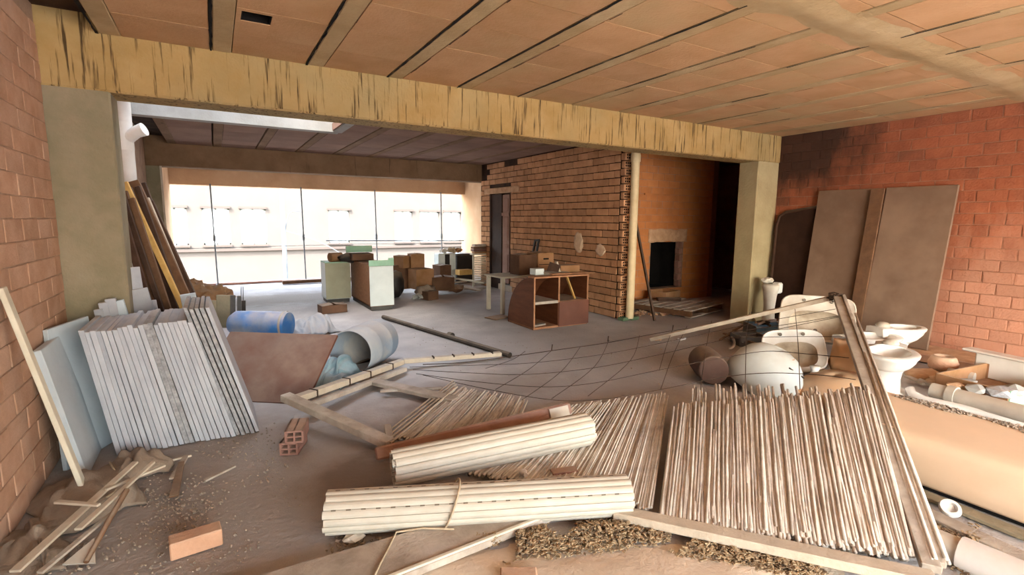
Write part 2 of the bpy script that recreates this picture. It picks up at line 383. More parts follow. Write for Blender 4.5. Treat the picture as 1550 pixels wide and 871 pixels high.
# ceilings of joists and clay panels
JX = [.13+.683*k for k in range(-1, 16)]
unit_panel = unit_bricks(M['clay_panel'], bev=.006, jag=.004)
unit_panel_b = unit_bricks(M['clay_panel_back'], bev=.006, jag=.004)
def ceil_field(parent, y0, y1, x0, x1, units, jm, pl=.5, hole=None, vis=None):
    for k, jx in enumerate(JX):
        if x0-.1 < jx < x1+.1:
            a, b_ = y0, y1
            if hole and hole[0] < jx < hole[1]+.03: a = hole[3]+.01
            MB().b2((max(jx-.062, x0), a, ZC-.001), (min(jx+.062, x1), b_, ZC+.14)).build('joist', jm, parent, bevel=.006)
        if k+1 < len(JX):
            a, b_ = max(jx+.066, x0), min(JX[k+1]-.084, x1)     # an open joint stays along one side of every joist
            if b_-a < .05: continue
            y = y1; ys = hole[3]+.01 if hole and hole[0]-.2 < a and b_ < hole[1]+.3 else y0
            while y > ys+.02:
                yy = max(y-pl, ys); c = ((a+b_)/2, (y+yy)/2)
                if hole and hole[0] < c[0] < hole[1] and hole[2] < c[1] < hole[3]: y = yy; continue
                if vis and not vis(*c): y = yy; continue
                if parent is ceil and a < .3 < b_ and yy < 3.8 < y:          # the panel with a broken hole
                    hx0, hx1, hy0, hy1 = .225, .40, 3.71, 3.885
                    for (p0, p1, q0, q1) in ((a, hx0, yy, y), (hx1, b_, yy, y), (hx0, hx1, yy, hy0), (hx0, hx1, hy1, y)):
                        if p1-p0 > .01 and q1-q0 > .01:
                            inst('ceiling_panel', units[0], Matrix.Translation(((p0+p1)/2, (q0+q1)/2, ZC+.05)) @ Matrix.Diagonal((p1-p0, q1-q0, .10, 1)), parent)
                else:
                    inst('ceiling_panel', random.choice(units), Matrix.Translation((c[0], c[1], ZC+.051+rnd(-.001, .001))) @ Matrix.Diagonal((b_-a, y-yy-.006, .10, 1)), parent)
                y = yy
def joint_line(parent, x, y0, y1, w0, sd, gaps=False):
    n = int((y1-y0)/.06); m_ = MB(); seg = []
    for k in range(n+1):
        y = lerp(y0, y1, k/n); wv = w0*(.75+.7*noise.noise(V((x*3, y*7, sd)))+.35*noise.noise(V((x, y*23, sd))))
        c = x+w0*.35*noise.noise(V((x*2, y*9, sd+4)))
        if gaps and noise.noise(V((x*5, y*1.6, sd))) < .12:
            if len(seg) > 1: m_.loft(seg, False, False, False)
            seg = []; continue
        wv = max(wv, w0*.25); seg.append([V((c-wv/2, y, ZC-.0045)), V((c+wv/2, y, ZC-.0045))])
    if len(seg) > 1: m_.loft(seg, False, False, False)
    if m_.v: m_.build('joint_shade_soot', M['black'], parent)  # black ribbon paints in the joint's shade, along with soot and lost mortar
ceil = struct(MB().b2((XL-.25, YF, ZC+.12), (XR+.25, YB2, ZC+.3)).build('ceiling', M['mortar_dark']), 'ceiling of clay panels between concrete joists')
ceil_field(ceil, .4, YB, XL, XR, unit_panel, M['joist'])
MB().b2((XL-.1, YF, ZC), (XR, .4, ZC+.1)).build('ceiling_strip', M['clay_panel'], ceil)
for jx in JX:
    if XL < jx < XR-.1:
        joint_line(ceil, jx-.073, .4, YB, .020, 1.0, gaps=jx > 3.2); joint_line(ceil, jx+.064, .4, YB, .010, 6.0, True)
cell = MB(); cell.b2((.205, 3.69, ZC+.075), (.42, 3.9, ZC+.11))
for q0, q1 in (((.224, 3.70), (.232, 3.89)), ((.392, 3.70), (.401, 3.89)), ((.224, 3.70), (.401, 3.718)), ((.224, 3.877), (.401, 3.89))): cell.b2((q0[0], q0[1], ZC+.004), (q1[0], q1[1], ZC+.1))
cell.build('dark_hole_lining', M['black'], ceil)  # black lining added to paint the hole's inside as deep shade
rib = MB()
rib.sheet(lambda a, b: (lerp(2.6, 7.38, a), 1.9+(b-.5)*(.34+.12*noise.noise(V((a*9, 1, 0))))+.05*noise.noise(V((a*5, 4, 2))), ZC-.012-.006*noise.noise(V((a*14, b*3, 5)))+abs(b-.5)*.03), 40, 6)
rib.build('mortar_rib', M['joist'], ceil, smooth=True)
SKY = (-1.0, 1.58, YB2, 7.88)
cb = MB()
cb.b2((1.58, YB2, ZC+.12), (10.3, 10.95, ZC+.3)); cb.b2((XL-.25, 7.88, ZC+.12), (1.58, 10.95, ZC+.3))
ceil_b = struct(cb.build('ceiling_back', M['mortar_dark']), 'dim ceiling of clay panels beyond the beam')
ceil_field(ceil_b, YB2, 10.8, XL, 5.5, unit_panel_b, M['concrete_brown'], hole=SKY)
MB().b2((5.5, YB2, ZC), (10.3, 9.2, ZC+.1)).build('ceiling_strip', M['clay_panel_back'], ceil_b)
# roof light shaft in the back room; unseen top raised to block the sun
sh = MB()
sh.b2((XL-.2, 7.85, ZC-.02), (1.66, 8.02, 6.3)); sh.b2((1.58, YB2, ZC-.02), (1.70, 7.9, 6.3)); sh.b2((XL-.3, YB2, ZC), (XL, 7.9, 6.3)); sh.b2((XL, YB2-.1, ZC+.24), (1.7, YB2, 6.3))
struct(sh.build('trim_5', M['plaster']), 'white plastered edge and unseen raised shaft of the roof light opening')

# back room: left wall, far beam, far columns, far bay with its open front
wbl = struct(MB().b2((XL-.3, YB2-.02, 0), (XL, 10.95, ZC+.2)).build('wall_back_left', M['mortar']), 'dim brick wall behind the leaning planks')
courses(wbl, (XL, YB2, 0), (0, 1, 0), 3.6, .6, ZC, (1, 0, 0), .28, .128, .014, .008, M['brick_part'])
struct(MB().b2((XL-.1, 10.75, ZB), (7.0, 11.08, ZC+.2)).build('trim_6', M['concrete_brown'], bevel=.01), 'dark stained concrete beam in the back room')
struct(MB().b2((XL-.1, 10.77, 0), (-.745, 11.06, ZB+.05)).build('trim_7', M['concrete'], bevel=.01), 'grey concrete column beside the far opening')
struct(MB().b2((-1.1, 11.0, 0), (-.80, 13.6, ZC+.2)).build('wall_far_left', M['plaster_wall']), 'tan plastered side of the far opening')
struct(MB().b2((6.25, 11.0, 0), (6.6, 13.6, ZC+.2)).build('wall_far_right', M['plaster_wall']), 'tan plastered wall lit beside the far opening')
wt = MB(); wt.b2((-.85, 13.36, 2.27), (6.3, 13.6, ZC+.3))
struct(wt.build('wall_far', M['plaster_wall']), 'lintel wall above the far opening')
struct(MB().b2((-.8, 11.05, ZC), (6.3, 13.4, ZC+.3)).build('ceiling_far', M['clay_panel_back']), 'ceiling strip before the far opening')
struct(MB().b2((-.75, 13.38, 0), (6.25, 13.62, .05)).build('trim_8', M['terracotta_dark'], bevel=.01), 'reddish tiled threshold of the far opening')
struct(MB().bar((-.74, 10.74, 0), (-.74, 10.74, ZB), .03, .03).build('trim_9', M['wood_pale']), 'pale vertical batten beside the far opening')
struct(MB().b2((5.60, 10.62, 0), (6.3, 11.03, ZB+.05)).build('trim_10', M['plaster_wall'], bevel=.02), 'tan plastered column beside the brick door wall')

# brick partition with doorway (door from y 9.38 to 10.33)
wp = MB(); D0, D1, DZ = 9.38, 10.33, 2.13
wp.b2((XP, 6.0, 0), (XP+.14, D0, ZC+.1)); wp.b2((XP, D1, 0), (XP+.14, 10.78, ZC+.1)); wp.b2((XP, D0, DZ+.14), (XP+.14, D1, ZC+.1))
wpo = struct(wp.build('wall_partition', M['mortar_dark']), 'tan brick partition wall with dark open joints')
courses(wpo, (XP, 6.02, 0), (0, 1, 0), 4.74, 0, ZC-.02, (-1, 0, 0), .27, .117, .014, .014, M['brick_part'], holes=((D0-6.02, D1-6.02, -1, DZ+.16),), jit=.006,
        miss=lambda s, z: (s > 4.4 and z > 2.4) or (s > 3.2 and s < 3.6 and z > 2.68))
MB().b2((XP-.03, D0-.35, DZ+.005), (XP+.15, D1+.25, DZ+.13)).build('lintel', M['mortar_pale'], wpo, bevel=.01)
# toothed end of hollow bricks facing the viewer
for k in range(24):
    z = .01+k*.1175
    hb = MB(); off = .06 if k % 2 else 0
    hb.b2((XP-.005-off*.3, 5.93-off*.4, z), (XP+.13, 6.0, z+.10)); o = hb.build('end_brick', M['brick_part'], wpo, bevel=.006)
    h2 = MB()
    for i in range(3):
        for j in range(2): h2.box((XP+.022+i*.038, 5.93-off*.4, z+.03+j*.042), (.024, .004, .026))
    h2.build('brick_holes', M['black'], o)
for (y, z, s) in ((7.02, 1.17, .13), (6.42, 1.07, .12)):
    MB().blob((XP-.018, y, z), (.012, s, s*(1.3 if s > .125 else .8)), seed=y, amp=.35, sub=3).build('mortar_patch', M['patch'], wpo, smooth=True)
# doors
dr = struct(T('door_1', None, None, (XP+.05, 9.86, 0)), 'open pinkish panelled door leaf in the brick partition')
d = MB(); d.b2((XP+.03, 9.50, .16), (XP+.07, 9.80, 2.1)); d.build('leaf', M['door_pink'], dr, bevel=.004)
for z0, z1 in ((.25, .80), (.95, 1.02), (1.1, 1.62), (1.74, 2.02)):
    MB().b2((XP+.018, 9.55, z0), (XP+.034, 9.75, z1)).build('door_panel', M['door_pink'], dr, bevel=.006)
MB().b2((XP+.008, 9.49, 1.64), (XP+.04, 9.81, 1.71)).build('rail', M['door_pink'], dr, bevel=.004)
MB().b2((XP+.02, 9.83, 0), (XP+.10, 10.30, 2.12)).build('dark_leaf', M['door_dark'], dr, bevel=.004)
MB().b2((XP-.02, 9.30, 0), (XP+.1, 9.9, .13)).build('threshold', M['wood_pale'], dr, bevel=.006)
MB().b2((XP-.008, 10.30, 0), (XP+.13, 10.36, DZ)).build('door_frame', M['door_dark'], dr)
# dark room behind the door
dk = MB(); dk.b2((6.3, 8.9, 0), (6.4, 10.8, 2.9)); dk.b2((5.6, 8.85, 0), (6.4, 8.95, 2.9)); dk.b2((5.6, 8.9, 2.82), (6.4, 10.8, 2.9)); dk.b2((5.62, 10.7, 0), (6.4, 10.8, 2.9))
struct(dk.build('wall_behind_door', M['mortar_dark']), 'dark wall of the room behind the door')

# alcove behind the drain pipe: back wall with a black niche, dark passage at the side
NX0, NX1, NZ0, NZ1 = 7.08, 7.97, .26, 1.17
wb = MB(); YN = 6.9
wb.b2((XP+.1, YN, 0), (NX0, YN+.2, ZC+.1)); wb.b2((NX1, YN, 0), (8.75, YN+.2, ZC+.1)); wb.b2((NX0, YN, 0), (NX1, YN+.2, NZ0)); wb.b2((NX0, YN, NZ1), (NX1, YN+.2, ZC+.1))
wbo = struct(wb.build('wall_alcove', M['mortar']), 'orange brick wall with a black square niche')
courses(wbo, (XP+.14, YN, 0), (1, 0, 0), 8.75-XP-.14, 0, ZC, (0, -1, 0), .29, .128, .006, .004, M['brick_bay'], holes=((NX0-XP-.14, NX1-XP-.14, NZ0, NZ1),), jit=.001)
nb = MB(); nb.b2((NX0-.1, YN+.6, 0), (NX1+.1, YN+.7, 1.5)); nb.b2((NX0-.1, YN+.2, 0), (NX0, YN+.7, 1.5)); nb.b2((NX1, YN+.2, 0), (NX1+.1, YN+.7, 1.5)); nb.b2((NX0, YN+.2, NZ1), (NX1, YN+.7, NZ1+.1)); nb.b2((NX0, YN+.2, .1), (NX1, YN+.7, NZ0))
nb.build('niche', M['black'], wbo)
for k in range(7):
    e = MB(); z = NZ0+k*.128; e.b2((NX1-.07-(k % 2)*.03, YN+.015, z+.008), (NX1+.01, YN+.12, z+.122)); e.build('niche_brick', M['terracotta_dark'], wbo, bevel=.006)
mp_ = MB(); mp_.sheet(lambda a, b: (lerp(7.0, 8.04, a), YN-.012-.006*noise.noise(V((a*6, b*4, 1))), lerp(NZ1-.01, 1.40, b)+.035*noise.noise(V((a*5, b*2, 7)))), 24, 8)
mp_.build('mortar_patch', M['mortar_pale'], wbo, smooth=True, solid=.012)
MB().b2((6.85, YN-.03, 2.03), (7.5, YN, 2.06)).build('ledge', M['brick_bay'], wbo)
pw = MB(); pw.b2((8.7, YN, 0), (8.9, 9.2, 2.9)); pw.b2((8.7, 9.1, 0), (10.3, 9.3, 2.9)); pw.b2((10.2, YB2-.1, 0), (10.4, 9.3, 2.9)); pw.b2((XR+.04, YB2-.28, 0), (10.4, YB2-.02, 2.9))
struct(pw.build('wall_passage', M['brick_right']), 'dark brick passage behind the pier')
# plaster part of the front room the light comes through
fw_ = MB(); fw_.b2((XL-.25, YF-.2, 2.66), (XR+.25, YF, ZC+.3)); fw_.b2((XL-.25, YF-.2, 0), (XL+.15, YF, ZC)); fw_.b2((XR-.15, YF-.2, 0), (XR+.25, YF, ZC))
struct(fw_.build('wall_front', M['plaster_wall']), 'plastered surround of the wide open front')

# outside: street ground and the building across the street
struct(MB().b2((-60, 13.9, -4.2), (70, 80, -4.0)).build('street', M['street']), 'sunlit street below the far opening')
struct(MB().b2((-60, -60, -4.2), (70, YF-.3, -.6)).build('yard', M['yard']), 'unseen sunlit yard outside the open front')  # unseen ground, coloured pale to bounce sunlight up onto the ceiling
bd = T('building', 'sunlit cream building with plain windows across the street', 'building', (5, 24, -4))
FY = 24.0
wins = [(-1.75, -.93), (-.41, .55), (.95, 1.91), (4.47, 5.38), (7.51, 8.4), (8.8, 9.8), (10.07, 11.0), (13.2, 14.1), (-4.6, -3.7)]
fc = MB(); xs = -14
for a, b_ in sorted(wins):
    fc.b2((xs, FY, -4), (a, FY+.3, 4.2)); fc.b2((a, FY, -4), (b_, FY+.3, .45)); fc.b2((a, FY, 1.93), (b_, FY+.3, 4.2)); xs = b_
fc.b2((xs, FY, -4), (30, FY+.3, 4.2)); fc.build('facade_wall', M['facade'], bd)
for a, b_ in wins:
    wo = MB()
    wo.b2((a, FY+.16, .45), (a+.06, FY+.24, 1.93)); wo.b2((b_-.06, FY+.16, .45), (b_, FY+.24, 1.93)); wo.b2((a, FY+.16, 1.87), (b_, FY+.24, 1.93)); wo.b2((a, FY+.16, .45), (b_, FY+.24, .52)); wo.b2(((a+b_)/2-.03, FY+.16, .45), ((a+b_)/2+.03, FY+.24, 1.93))
    f_ = wo.build('window', M['white_melamine'], bd)
    MB().b2((a, FY+.19, .45), (b_, FY+.21, 1.93)).build('pane', M['glass'], f_)
    MB().b2((a-.05, FY-.10, 1.93), (b_+.05, FY+.02, 2.02)).build('window_hood', M['facade_trim'], bd)
    MB().b2((a-.05, FY-.08, .36), (b_+.05, FY+.02, .44)).build('window_sill', M['facade_trim'], bd)
MB().b2((-14, FY-.12, .18), (30, FY, .28)).build('string_course', M['facade_trim'], bd)
MB().b2((-14, FY-.15, 3.7), (30, FY, 3.9)).build('cornice', M['facade_trim'], bd)
lp = T('street_lamp', 'thin street lamp post seen through the far opening', 'street lamp', (1.93, 18, -4))
MB().tube([(1.93, 18, -4), (1.93, 18, 0), (1.93, 18, 3.2)], [.075, .07, .06], 10).build('pole', M['steel'], lp, smooth=True)
MB().tube([(1.95, 18, 1.0), (2.05, 18, 1.5), (2.13, 18, 1.72), (2.25, 18, 1.78)], .018, 6).build('arm', M['steel'], lp, smooth=True)
MB().box((2.36, 18, 1.79), (.26, .1, .05)).build('lamp_head', M['steel'], lp, bevel=.015)
cbw = MB().tube([lerp(V((1.95, 18, 1.15)), V((4.6, 17.6, -.4)), t)+V((0, 0, -.25*math.sin(math.pi*t)*-1)) for t in [k/12 for k in range(13)]], .01, 5)
tag(cbw.build('overhead_cable', M['steel']), 'thin sagging cable beside the street lamp outside', 'cable')
for k, x in enumerate((-.03, 1.86, 3.65, 5.49)):
    po = T('steel_prop', ORD[k]+' thin steel prop from the planks along the far opening', 'prop', (x, 13.3, 0), 'steel props in the far opening')
    MB().tube([(x+.02, 13.3, 0), (x, 13.3, 2.3)], .016, 8).build('rod', M['steel'], po)
    MB().tube([(x+.01, 13.3, 1.02), (x+.01, 13.3, 1.16)], .03, 8).build('coupler', M['steel'], po)
    MB().box((x+.02, 13.3, .03), (.09, .09, .012)).build('foot_plate', M['steel'], po)
rl = T('guard_rail', 'thin horizontal guard rail across the far opening', 'rail', (4.4, 13.34, .95))
MB().tube([(2.4, 13.33, 1.0), (6.2, 13.33, .95)], .014, 8).build('upper_bar', M['steel'], rl)
MB().tube([(-.7, 13.36, .86), (3, 13.36, .9), (6.2, 13.36, .88)], .006, 6).build('lower_wire', M['steel'], rl)
# ================================================================== white slabs by the left wall
NS = 27
for i in range(NS):
    t = i/(NS-1); xb = -.64+.81*t; lean = lerp(.15, .27, t); h = lerp(.84, .87, t)+rnd(-.012, .012); th = .0265+rnd(-.002, .003)
    y0 = 3.985-.03*t+rnd(-.012, .012); dep = .58+rnd(-.03, .03)
    if i >= NS-5: h = .945+rnd(-.01, .01); lean = .275; th = .024
    if 12 <= i <= 14: y0 += .02
    top = xb-h*lean
    sl_ = MB(); p = []
    for y in (y0, y0+dep):
        ysh = .0
        p += [V((xb, y, .002)), V((xb+th, y, .002)), V((top+th, y+ysh, h)), V((top, y+ysh, h))]
    sl_.add(p, [(0, 1, 2, 3), (7, 6, 5, 4), (0, 4, 5, 1), (1, 5, 6, 2), (2, 6, 7, 3), (3, 7, 4, 0)])
    o = sl_.build('white_slab', M['slab_dirty'] if i in (12, 13) or NS-5 <= i < NS-1 else M['slab'], bevel=.002)
    lab = 'upright white slab, %s from the wall end of the long leaning stack' % ORD[i]
    if i == NS-1: lab = 'tall white slab with its whole side face showing, outer end of the leaning stack'
    tag(o, lab, 'slab', 'white slabs leaning in the long stack')
# big pale sheet leaning on the wall, slab and strip in front of it
o = MB().plate([(-.87, 3.90, 0), (-.69, 4.28, 0), (-.79, 4.44, .87), (-.925, 4.06, .86)], .03).build('white_board', M['slab_blue'], bevel=.003)
tag(o, 'broad pale blue-white board leaning on the brick wall behind the stack', 'board')
o = MB().plate([(-.745, 3.74, 0), (-.745, 4.2, 0), (-.89, 4.2, .80), (-.89, 3.74, .80)], .045).build('white_board', M['slab_blue'], bevel=.004)
tag(o, 'narrow pale board leaning behind the long white strip', 'board')
o = MB().bar((-.70, 3.45, .0), (-.925, 3.40, 1.2), .024, .062, up=(0, 1, 0)).build('white_strip', M['white_strip'], bevel=.003)
tag(o, 'long narrow white strip leaning on the brick wall', 'strip')
# pale pieces standing behind the stack
k = 0
for (px0, py0, px1, py1, wd, mt) in ((143, 468, 152, 500, 12, 'slab'), (150, 458, 160, 500, 12, 'slab'), (160, 452, 170, 500, 14, 'slab'), (172, 455, 186, 500, 14, 'slab_blue'), (181, 447, 196, 505, 10, 'slab'),
                                     (194, 438, 214, 505, 28, 'slab'), (186, 405, 197, 470, 24, 'slab'), (222, 455, 232, 505, 14, 'slab'), (272, 445, 284, 500, 24, 'slab_blue')):
    y = 4.72+.03*k if px0 > 180 else 4.60+.006*k
    a = dp(px0+wd/2, py0, y); b_ = dp(px1+wd/2, py1, y); dr_ = (b_-a); b_ = a+dr_*(a.z/(a.z-b_.z)); wdm = wd*.0046
    o = MB().bar(b_, a, wdm, .03 if px0 > 180 else .04, up=(0, 1, 0)).build('white_offcut', M[mt], bevel=.003)
    tag(o, ['short', 'stepped', 'square-topped', 'grey-shaded', 'thin', 'wide', 'tallest', 'small slim', 'pale blue'][k]+' white offcut standing behind the slab stack, '+ORD[k]+' from the brick wall', 'offcut', 'white offcuts behind the stack')
    k += 1
# timber leaning in the back corner
planks = [((178, 272), (262, 480), .045, 'wood_dark', 5.55), ((186, 290), (246, 470), .05, 'wood_brown', 5.45), ((192, 285), (275, 490), .06, 'wood_dark', 5.6), ((183, 320), (232, 470), .04, 'wood_dark', 5.35),
          ((189, 276), (272, 450), .032, 'wood_yellow', 5.5), ((202, 274), (295, 475), .065, 'wood_brown', 5.7), ((212, 278), (285, 470), .07, 'wood_dark', 5.85), ((226, 305), (306, 475), .05, 'wood_dark', 5.8), ((222, 300), (300, 480), .03, 'wood_pale', 5.74), ((181, 283), (252, 480), .03, 'wood_dark', 5.4), ((199, 300), (262, 480), .035, 'wood_brown', 5.42), ((208, 282), (282, 478), .03, 'wood_dark', 5.62)]
pl_lab = ['dark brown plank tucked against the column', 'dusty brown plank between two dark ones', 'very dark plank beside the yellow batten', 'short dark plank lowest against the column', 'bright yellow batten among dark planks',
          'widest brown plank beyond the yellow batten', 'dark plank behind the widest brown plank', 'dark plank nearest the far opening', 'thin pale batten along the outer plank', 'slim dark batten just before the first plank', 'slim brown batten crossing under the yellow one', 'slim dark batten lying on the widest plank']
for k, (a, b_, wd, mt, y) in enumerate(planks):
    A = dp(*a, y); B = dp(*b_, y); d = B-A; B = A+d*(A.z/(A.z-B.z)); B.y -= .25
    o = MB().bar(B, A, wd*1.35, .03, up=(.25, 1, 0)).build('plank', M[mt], bevel=.003)
    tag(o, pl_lab[k]+', leaning in the back corner', 'plank', 'planks leaning in the back corner')
# white pvc stack with a branch
pv = T('pvc_pipe', 'white plastic soil pipe with a side branch above the planks', 'pipe', (-.7, 6.2, 1.9))
A, B = dp(184, 140, 6.2), dp(195, 268, 6.2)
B = V((B.x, B.y, 0))
MB().tube([A+V((0, 0, .12)), B], .062, 16).build('pipe_body', M['pvc'], pv, smooth=True, autosm=.6)
Cc = dp(188, 205, 6.2)
MB().tube([Cc-V((0, 0, .14)), Cc+V((0, 0, .12))], .073, 16).build('collar', M['pvc'], pv, smooth=True, autosm=.6)
MB().tube([Cc-V((0, 0, .05)), Cc+V((.10, -.06, .03)), Cc+V((.17, -.09, .06))], [.055, .055, .062], 16).build('branch', M['pvc'], pv, smooth=True, autosm=.6)
# crumpled paper and grey uprights by the planks
for k, (px, py, s) in enumerate(((290, 425, .30), (312, 432, .30), (333, 440, .22), (285, 408, .18))):
    c = dp(px, py, 10.1+.12*k); c.z = (.16, .16, .12, .34)[k]
    o = MB().blob(c, (s*.95, s*.8, s*.8), seed=k+3, amp=.55, sub=3, rough=2.6, flat=0 if k < 3 else None).build('crumpled_paper', M['paper'])
    tag(o, ['large crumpled brown paper lump against the leaning planks', 'middle crumpled brown paper lump below the far opening', 'outermost crumpled paper lump beside the grey boards', 'topmost small paper lump on the paper heap'][k], 'paper', 'crumpled brown paper heap')
k = 0
for (px, pt, pb, wd, mt) in ((338, 447, 492, .17, 'concrete'), (352, 447, 488, .07, 'grey_box'), (362, 448, 486, .05, 'grey_box'), (369, 455, 484, .05, 'metal_dark'), (322, 455, 495, .10, 'concrete')):
    b_ = gp(px, pb+4); a = dp(px, pt, b_.y)
    o = MB().bar(b_, a, wd, .04, up=(.2, 1, 0)).build('grey_board', M[mt], bevel=.004)
    tag(o, ['broad grey board standing past the slab stack', 'narrow grey board beside the broad grey one', 'slim grey board in the upright row', 'dark outermost stub of the upright row', 'grey board half hidden by the slab stack'][k], 'board', 'grey boards standing past the slabs'); k += 1
for j, px in enumerate((365, 368)):
    b_ = gp(px, 484); o = MB().tube([b_, dp(px, 434, b_.y)], .006, 6).build('thin_rod', M['metal_dark'])
    tag(o, ['thin upright rod beside the grey boards', 'thin upright rod nearest the blue barrel'][j], 'rod')

# ================================================================== lower left: rags, sticks, brick
def rag(name, label, cat, fn, nu, nv, mt, solid=.008):
    o = MB().sheet(fn, nu, nv).build(name, M[mt], smooth=True, solid=solid); return tag(o, label, cat)
def ragfn(c, ax, ay, h, sd, fold=3.0, wr=.06, lift=.012):
    c = V(c)
    def f(a, b):
        x = (a-.5); y = (b-.5)
        p = c + V(ax)*x + V(ay)*y
        e = max(0, 1-(abs(2*x))**2.5)*max(0, 1-(abs(2*y))**2.5)
        z = h*e*(.7+.6*noise.noise(V((a*2.1, b*2.1, sd)))) + wr*abs(noise.noise(V((a*fold*2, b*fold, sd+9))))*(.35+e)
        j = V((noise.noise(V((a*3, b*3, sd+1))), noise.noise(V((a*3, b*3, sd+5))), 0))*.07
        p = p+j; p.z = max(.004, z+lift*.5); return p
    return f
rag('sackcloth', 'dusty brown sackcloth heaped under the long white strip', 'sack', ragfn((-.70, 3.42, 0), (.42, .22, 0), (-.12, .62, 0), .10, 1.3), 40, 36, 'sack')
rag('sackcloth', 'smaller dusty cloth fold below the slab stack end', 'cloth', ragfn((-.50, 3.70, 0), (.26, .10, 0), (-.10, .30, 0), .09, 4.7), 30, 30, 'sack')
rag('sackcloth', 'grey dirty cloth flattened in the wall corner', 'cloth', ragfn((-.82, 2.98, 0), (.26, .10, 0), (-.10, .55, 0), .07, 8.2), 30, 30, 'sack')
sticks = [((22, 866), (205, 700), .03, 'wood_pale', 'long grey slat from the rags to the lower corner'), ((60, 868), (178, 770), .020, 'wood_grey', 'flat pale slat beside the long grey one'), ((130, 852), (192, 742), .014, 'wood_brown', 'round brown stick ending in the small pale spike'),
          ((118, 802), (232, 700), .022, 'wood_pale', 'slat lying across the sackcloth'), ((160, 742), (250, 705), .012, 'wood_pale', 'thin pale stick on the rags'), ((225, 706), (290, 690), .012, 'wood_pale', 'thin pale splinter tip below the slabs'),
          ((262, 725), (282, 690), .028, 'wood_grey', 'short flat slat beside the rags'), ((263, 752), (275, 700), .030, 'wood_brown', 'brown flat slat standing off the rags'), ((310, 728), (356, 706), .016, 'wood_grey', 'lone short stick on the open floor'), ((85, 760), (150, 765), .018, 'wood_pale', 'pale curled strip over the sackcloth')]
for a, b_, wd, mt, lab in sticks:
    zs = {'long grey slat': (.07, .16), 'flat pale slat': (.05, .10), 'round brown': (.03, .15), 'slat lying across': (.13, .15), 'thin pale stick': (.14, .12), 'pale curled': (.15, .16)}
    za, zb = next((q for k_, q in zs.items() if lab.startswith(k_)), (.025, .03)); A = gp(*a, za); B = gp(*b_, zb)
    m_ = MB()
    if 'round' in lab: m_.tube([A, lerp(A, B, .5)+V((0, 0, .005)), B], [wd*.8, wd*.9, wd], 8)
    else: m_.bar(A, B, wd*1.5, .012, w2=wd*1.1)
    tag(m_.build('stick', M[mt], bevel=.002), lab, 'stick', 'sticks and slats by the left wall')
c = gp(127, 846, .02)
tag(MB().plate([c+V((-.07, -.02, .01)), c+V((.05, -.06, .0)), c+V((.03, .07, .05))], .008).build('metal_spike', M['pvc_grey']), 'small pale triangular spike at the brown stick', 'spike')
tag(MB().tube([gp(150+18*math.sin(t*4)+t*30, 760-60*t, .05+.03*math.sin(t*9)) for t in [q/14 for q in range(15)]], .006, 6).build('cord', M['rope'], smooth=True), 'pale cord curling over the sackcloth', 'cord')
# terracotta block
A, B = gp(258, 852), gp(338, 826)
d = (B-A).normalized(); n_ = V((-d.y, d.x, 0))
o = MB().bar(A+n_*.045+V((0, 0, .042)), B+n_*.045+V((0, 0, .042)), .09, .082).build('clay_block', M['terracotta'], bevel=.005)
tag(o, 'lone terracotta block on the dark floor', 'brick')
# hollow bricks under the frame corner
for k, (px, py, z0, yaw) in enumerate(((436, 690, 0, -.42), (441, 672, .088, -.30))):
    c = gp(px, py, z0)+V((.05, .10, 0)); R = Matrix.Rotation(yaw, 3, 'Z')
    hb = T('hollow_brick', ['hollow red brick on the floor under the frame corner', 'upper hollow red brick carrying the frame corner'][k], 'brick', c, 'hollow bricks under the frame')
    m_ = MB(); w_, l_, h_ = .115, .22, .085
    for (x, z, sx, sz) in ((-w_/2+.006, h_/2, .012, h_), (w_/2-.006, h_/2, .012, h_), (0, h_/2, .010, h_), (0, .006, w_, .012), (0, h_-.006, w_, .012), (0, h_/2, w_, .009)):
        m_.box(c+R @ V((x, 0, z)), (sx, l_, sz), R)
    m_.build('shell', M['terracotta_dark'], hb)
    MB().box(c+R @ V((0, .03, h_/2)), (w_-.01, .01, h_-.01), R).build('core', M['mortar_dark'], hb)

# ================================================================== brown board and blue barrels
u = V((.81, -.59, 0)); v_ = V((.35, .37, .48)); BR = V((.57, 4.38, .005)); nn = u.cross(v_).normalized()
o = MB().plate([BR-u*1.05, BR, BR+v_, BR+v_-u*1.05], .028).build('brown_board', M['brown_board'], bevel=.002)
tag(o, 'large red-brown board leaning on the blue barrels', 'board')
def barrel(name, label, A, B, r, mt, inner, open_=True, taper=.82):
    A = V(A); B = V(B); Lg = (B-A).length; ax = (B-A).normalized(); q = ax.to_track_quat('Z', 'Y').to_matrix().to_4x4(); Mx = Matrix.Translation(A) @ q
    t = T(name, label, 'barrel', (A.x, A.y, A.z-r))
    prof = [(r*.955, 0), (r, .01), (r, Lg*.3), (r*1.02, Lg*.32), (r, Lg*.34), (r, Lg*.64), (r*1.02, Lg*.66), (r, Lg*.68), (r*.97, Lg*.9), (r*taper, Lg*.985), (r*taper*.8, Lg), (0.001, Lg)]
    MB().lathe(prof, Mx, 32).build('body', M[mt], t, smooth=True, autosm=.9)
    if open_:
        MB().lathe([(r*.955, 0), (r*.94, .03), (r*.94, Lg*.92), (.001, Lg*.93)], Mx, 32).build('inside', M[inner], t, smooth=True)
    else:
        MB().lathe([(r*.955, 0), (r*.95, -.012), (r*.3, -.012), (.001, -.01)], Mx, 32).build('lid', M[mt], t, smooth=True, autosm=.6)
        MB().lathe([(r*1.03, .02), (r*1.05, .035), (r*1.03, .05)], Mx, 32).build('hoop', M['pvc_grey'], t, smooth=True)
    return t
barrel('plastic_barrel', 'large faded blue barrel lying open towards the room', (1.08, 4.98, .235), (1.55, 5.50, .235), .232, 'blue_grey', 'blue_grey')
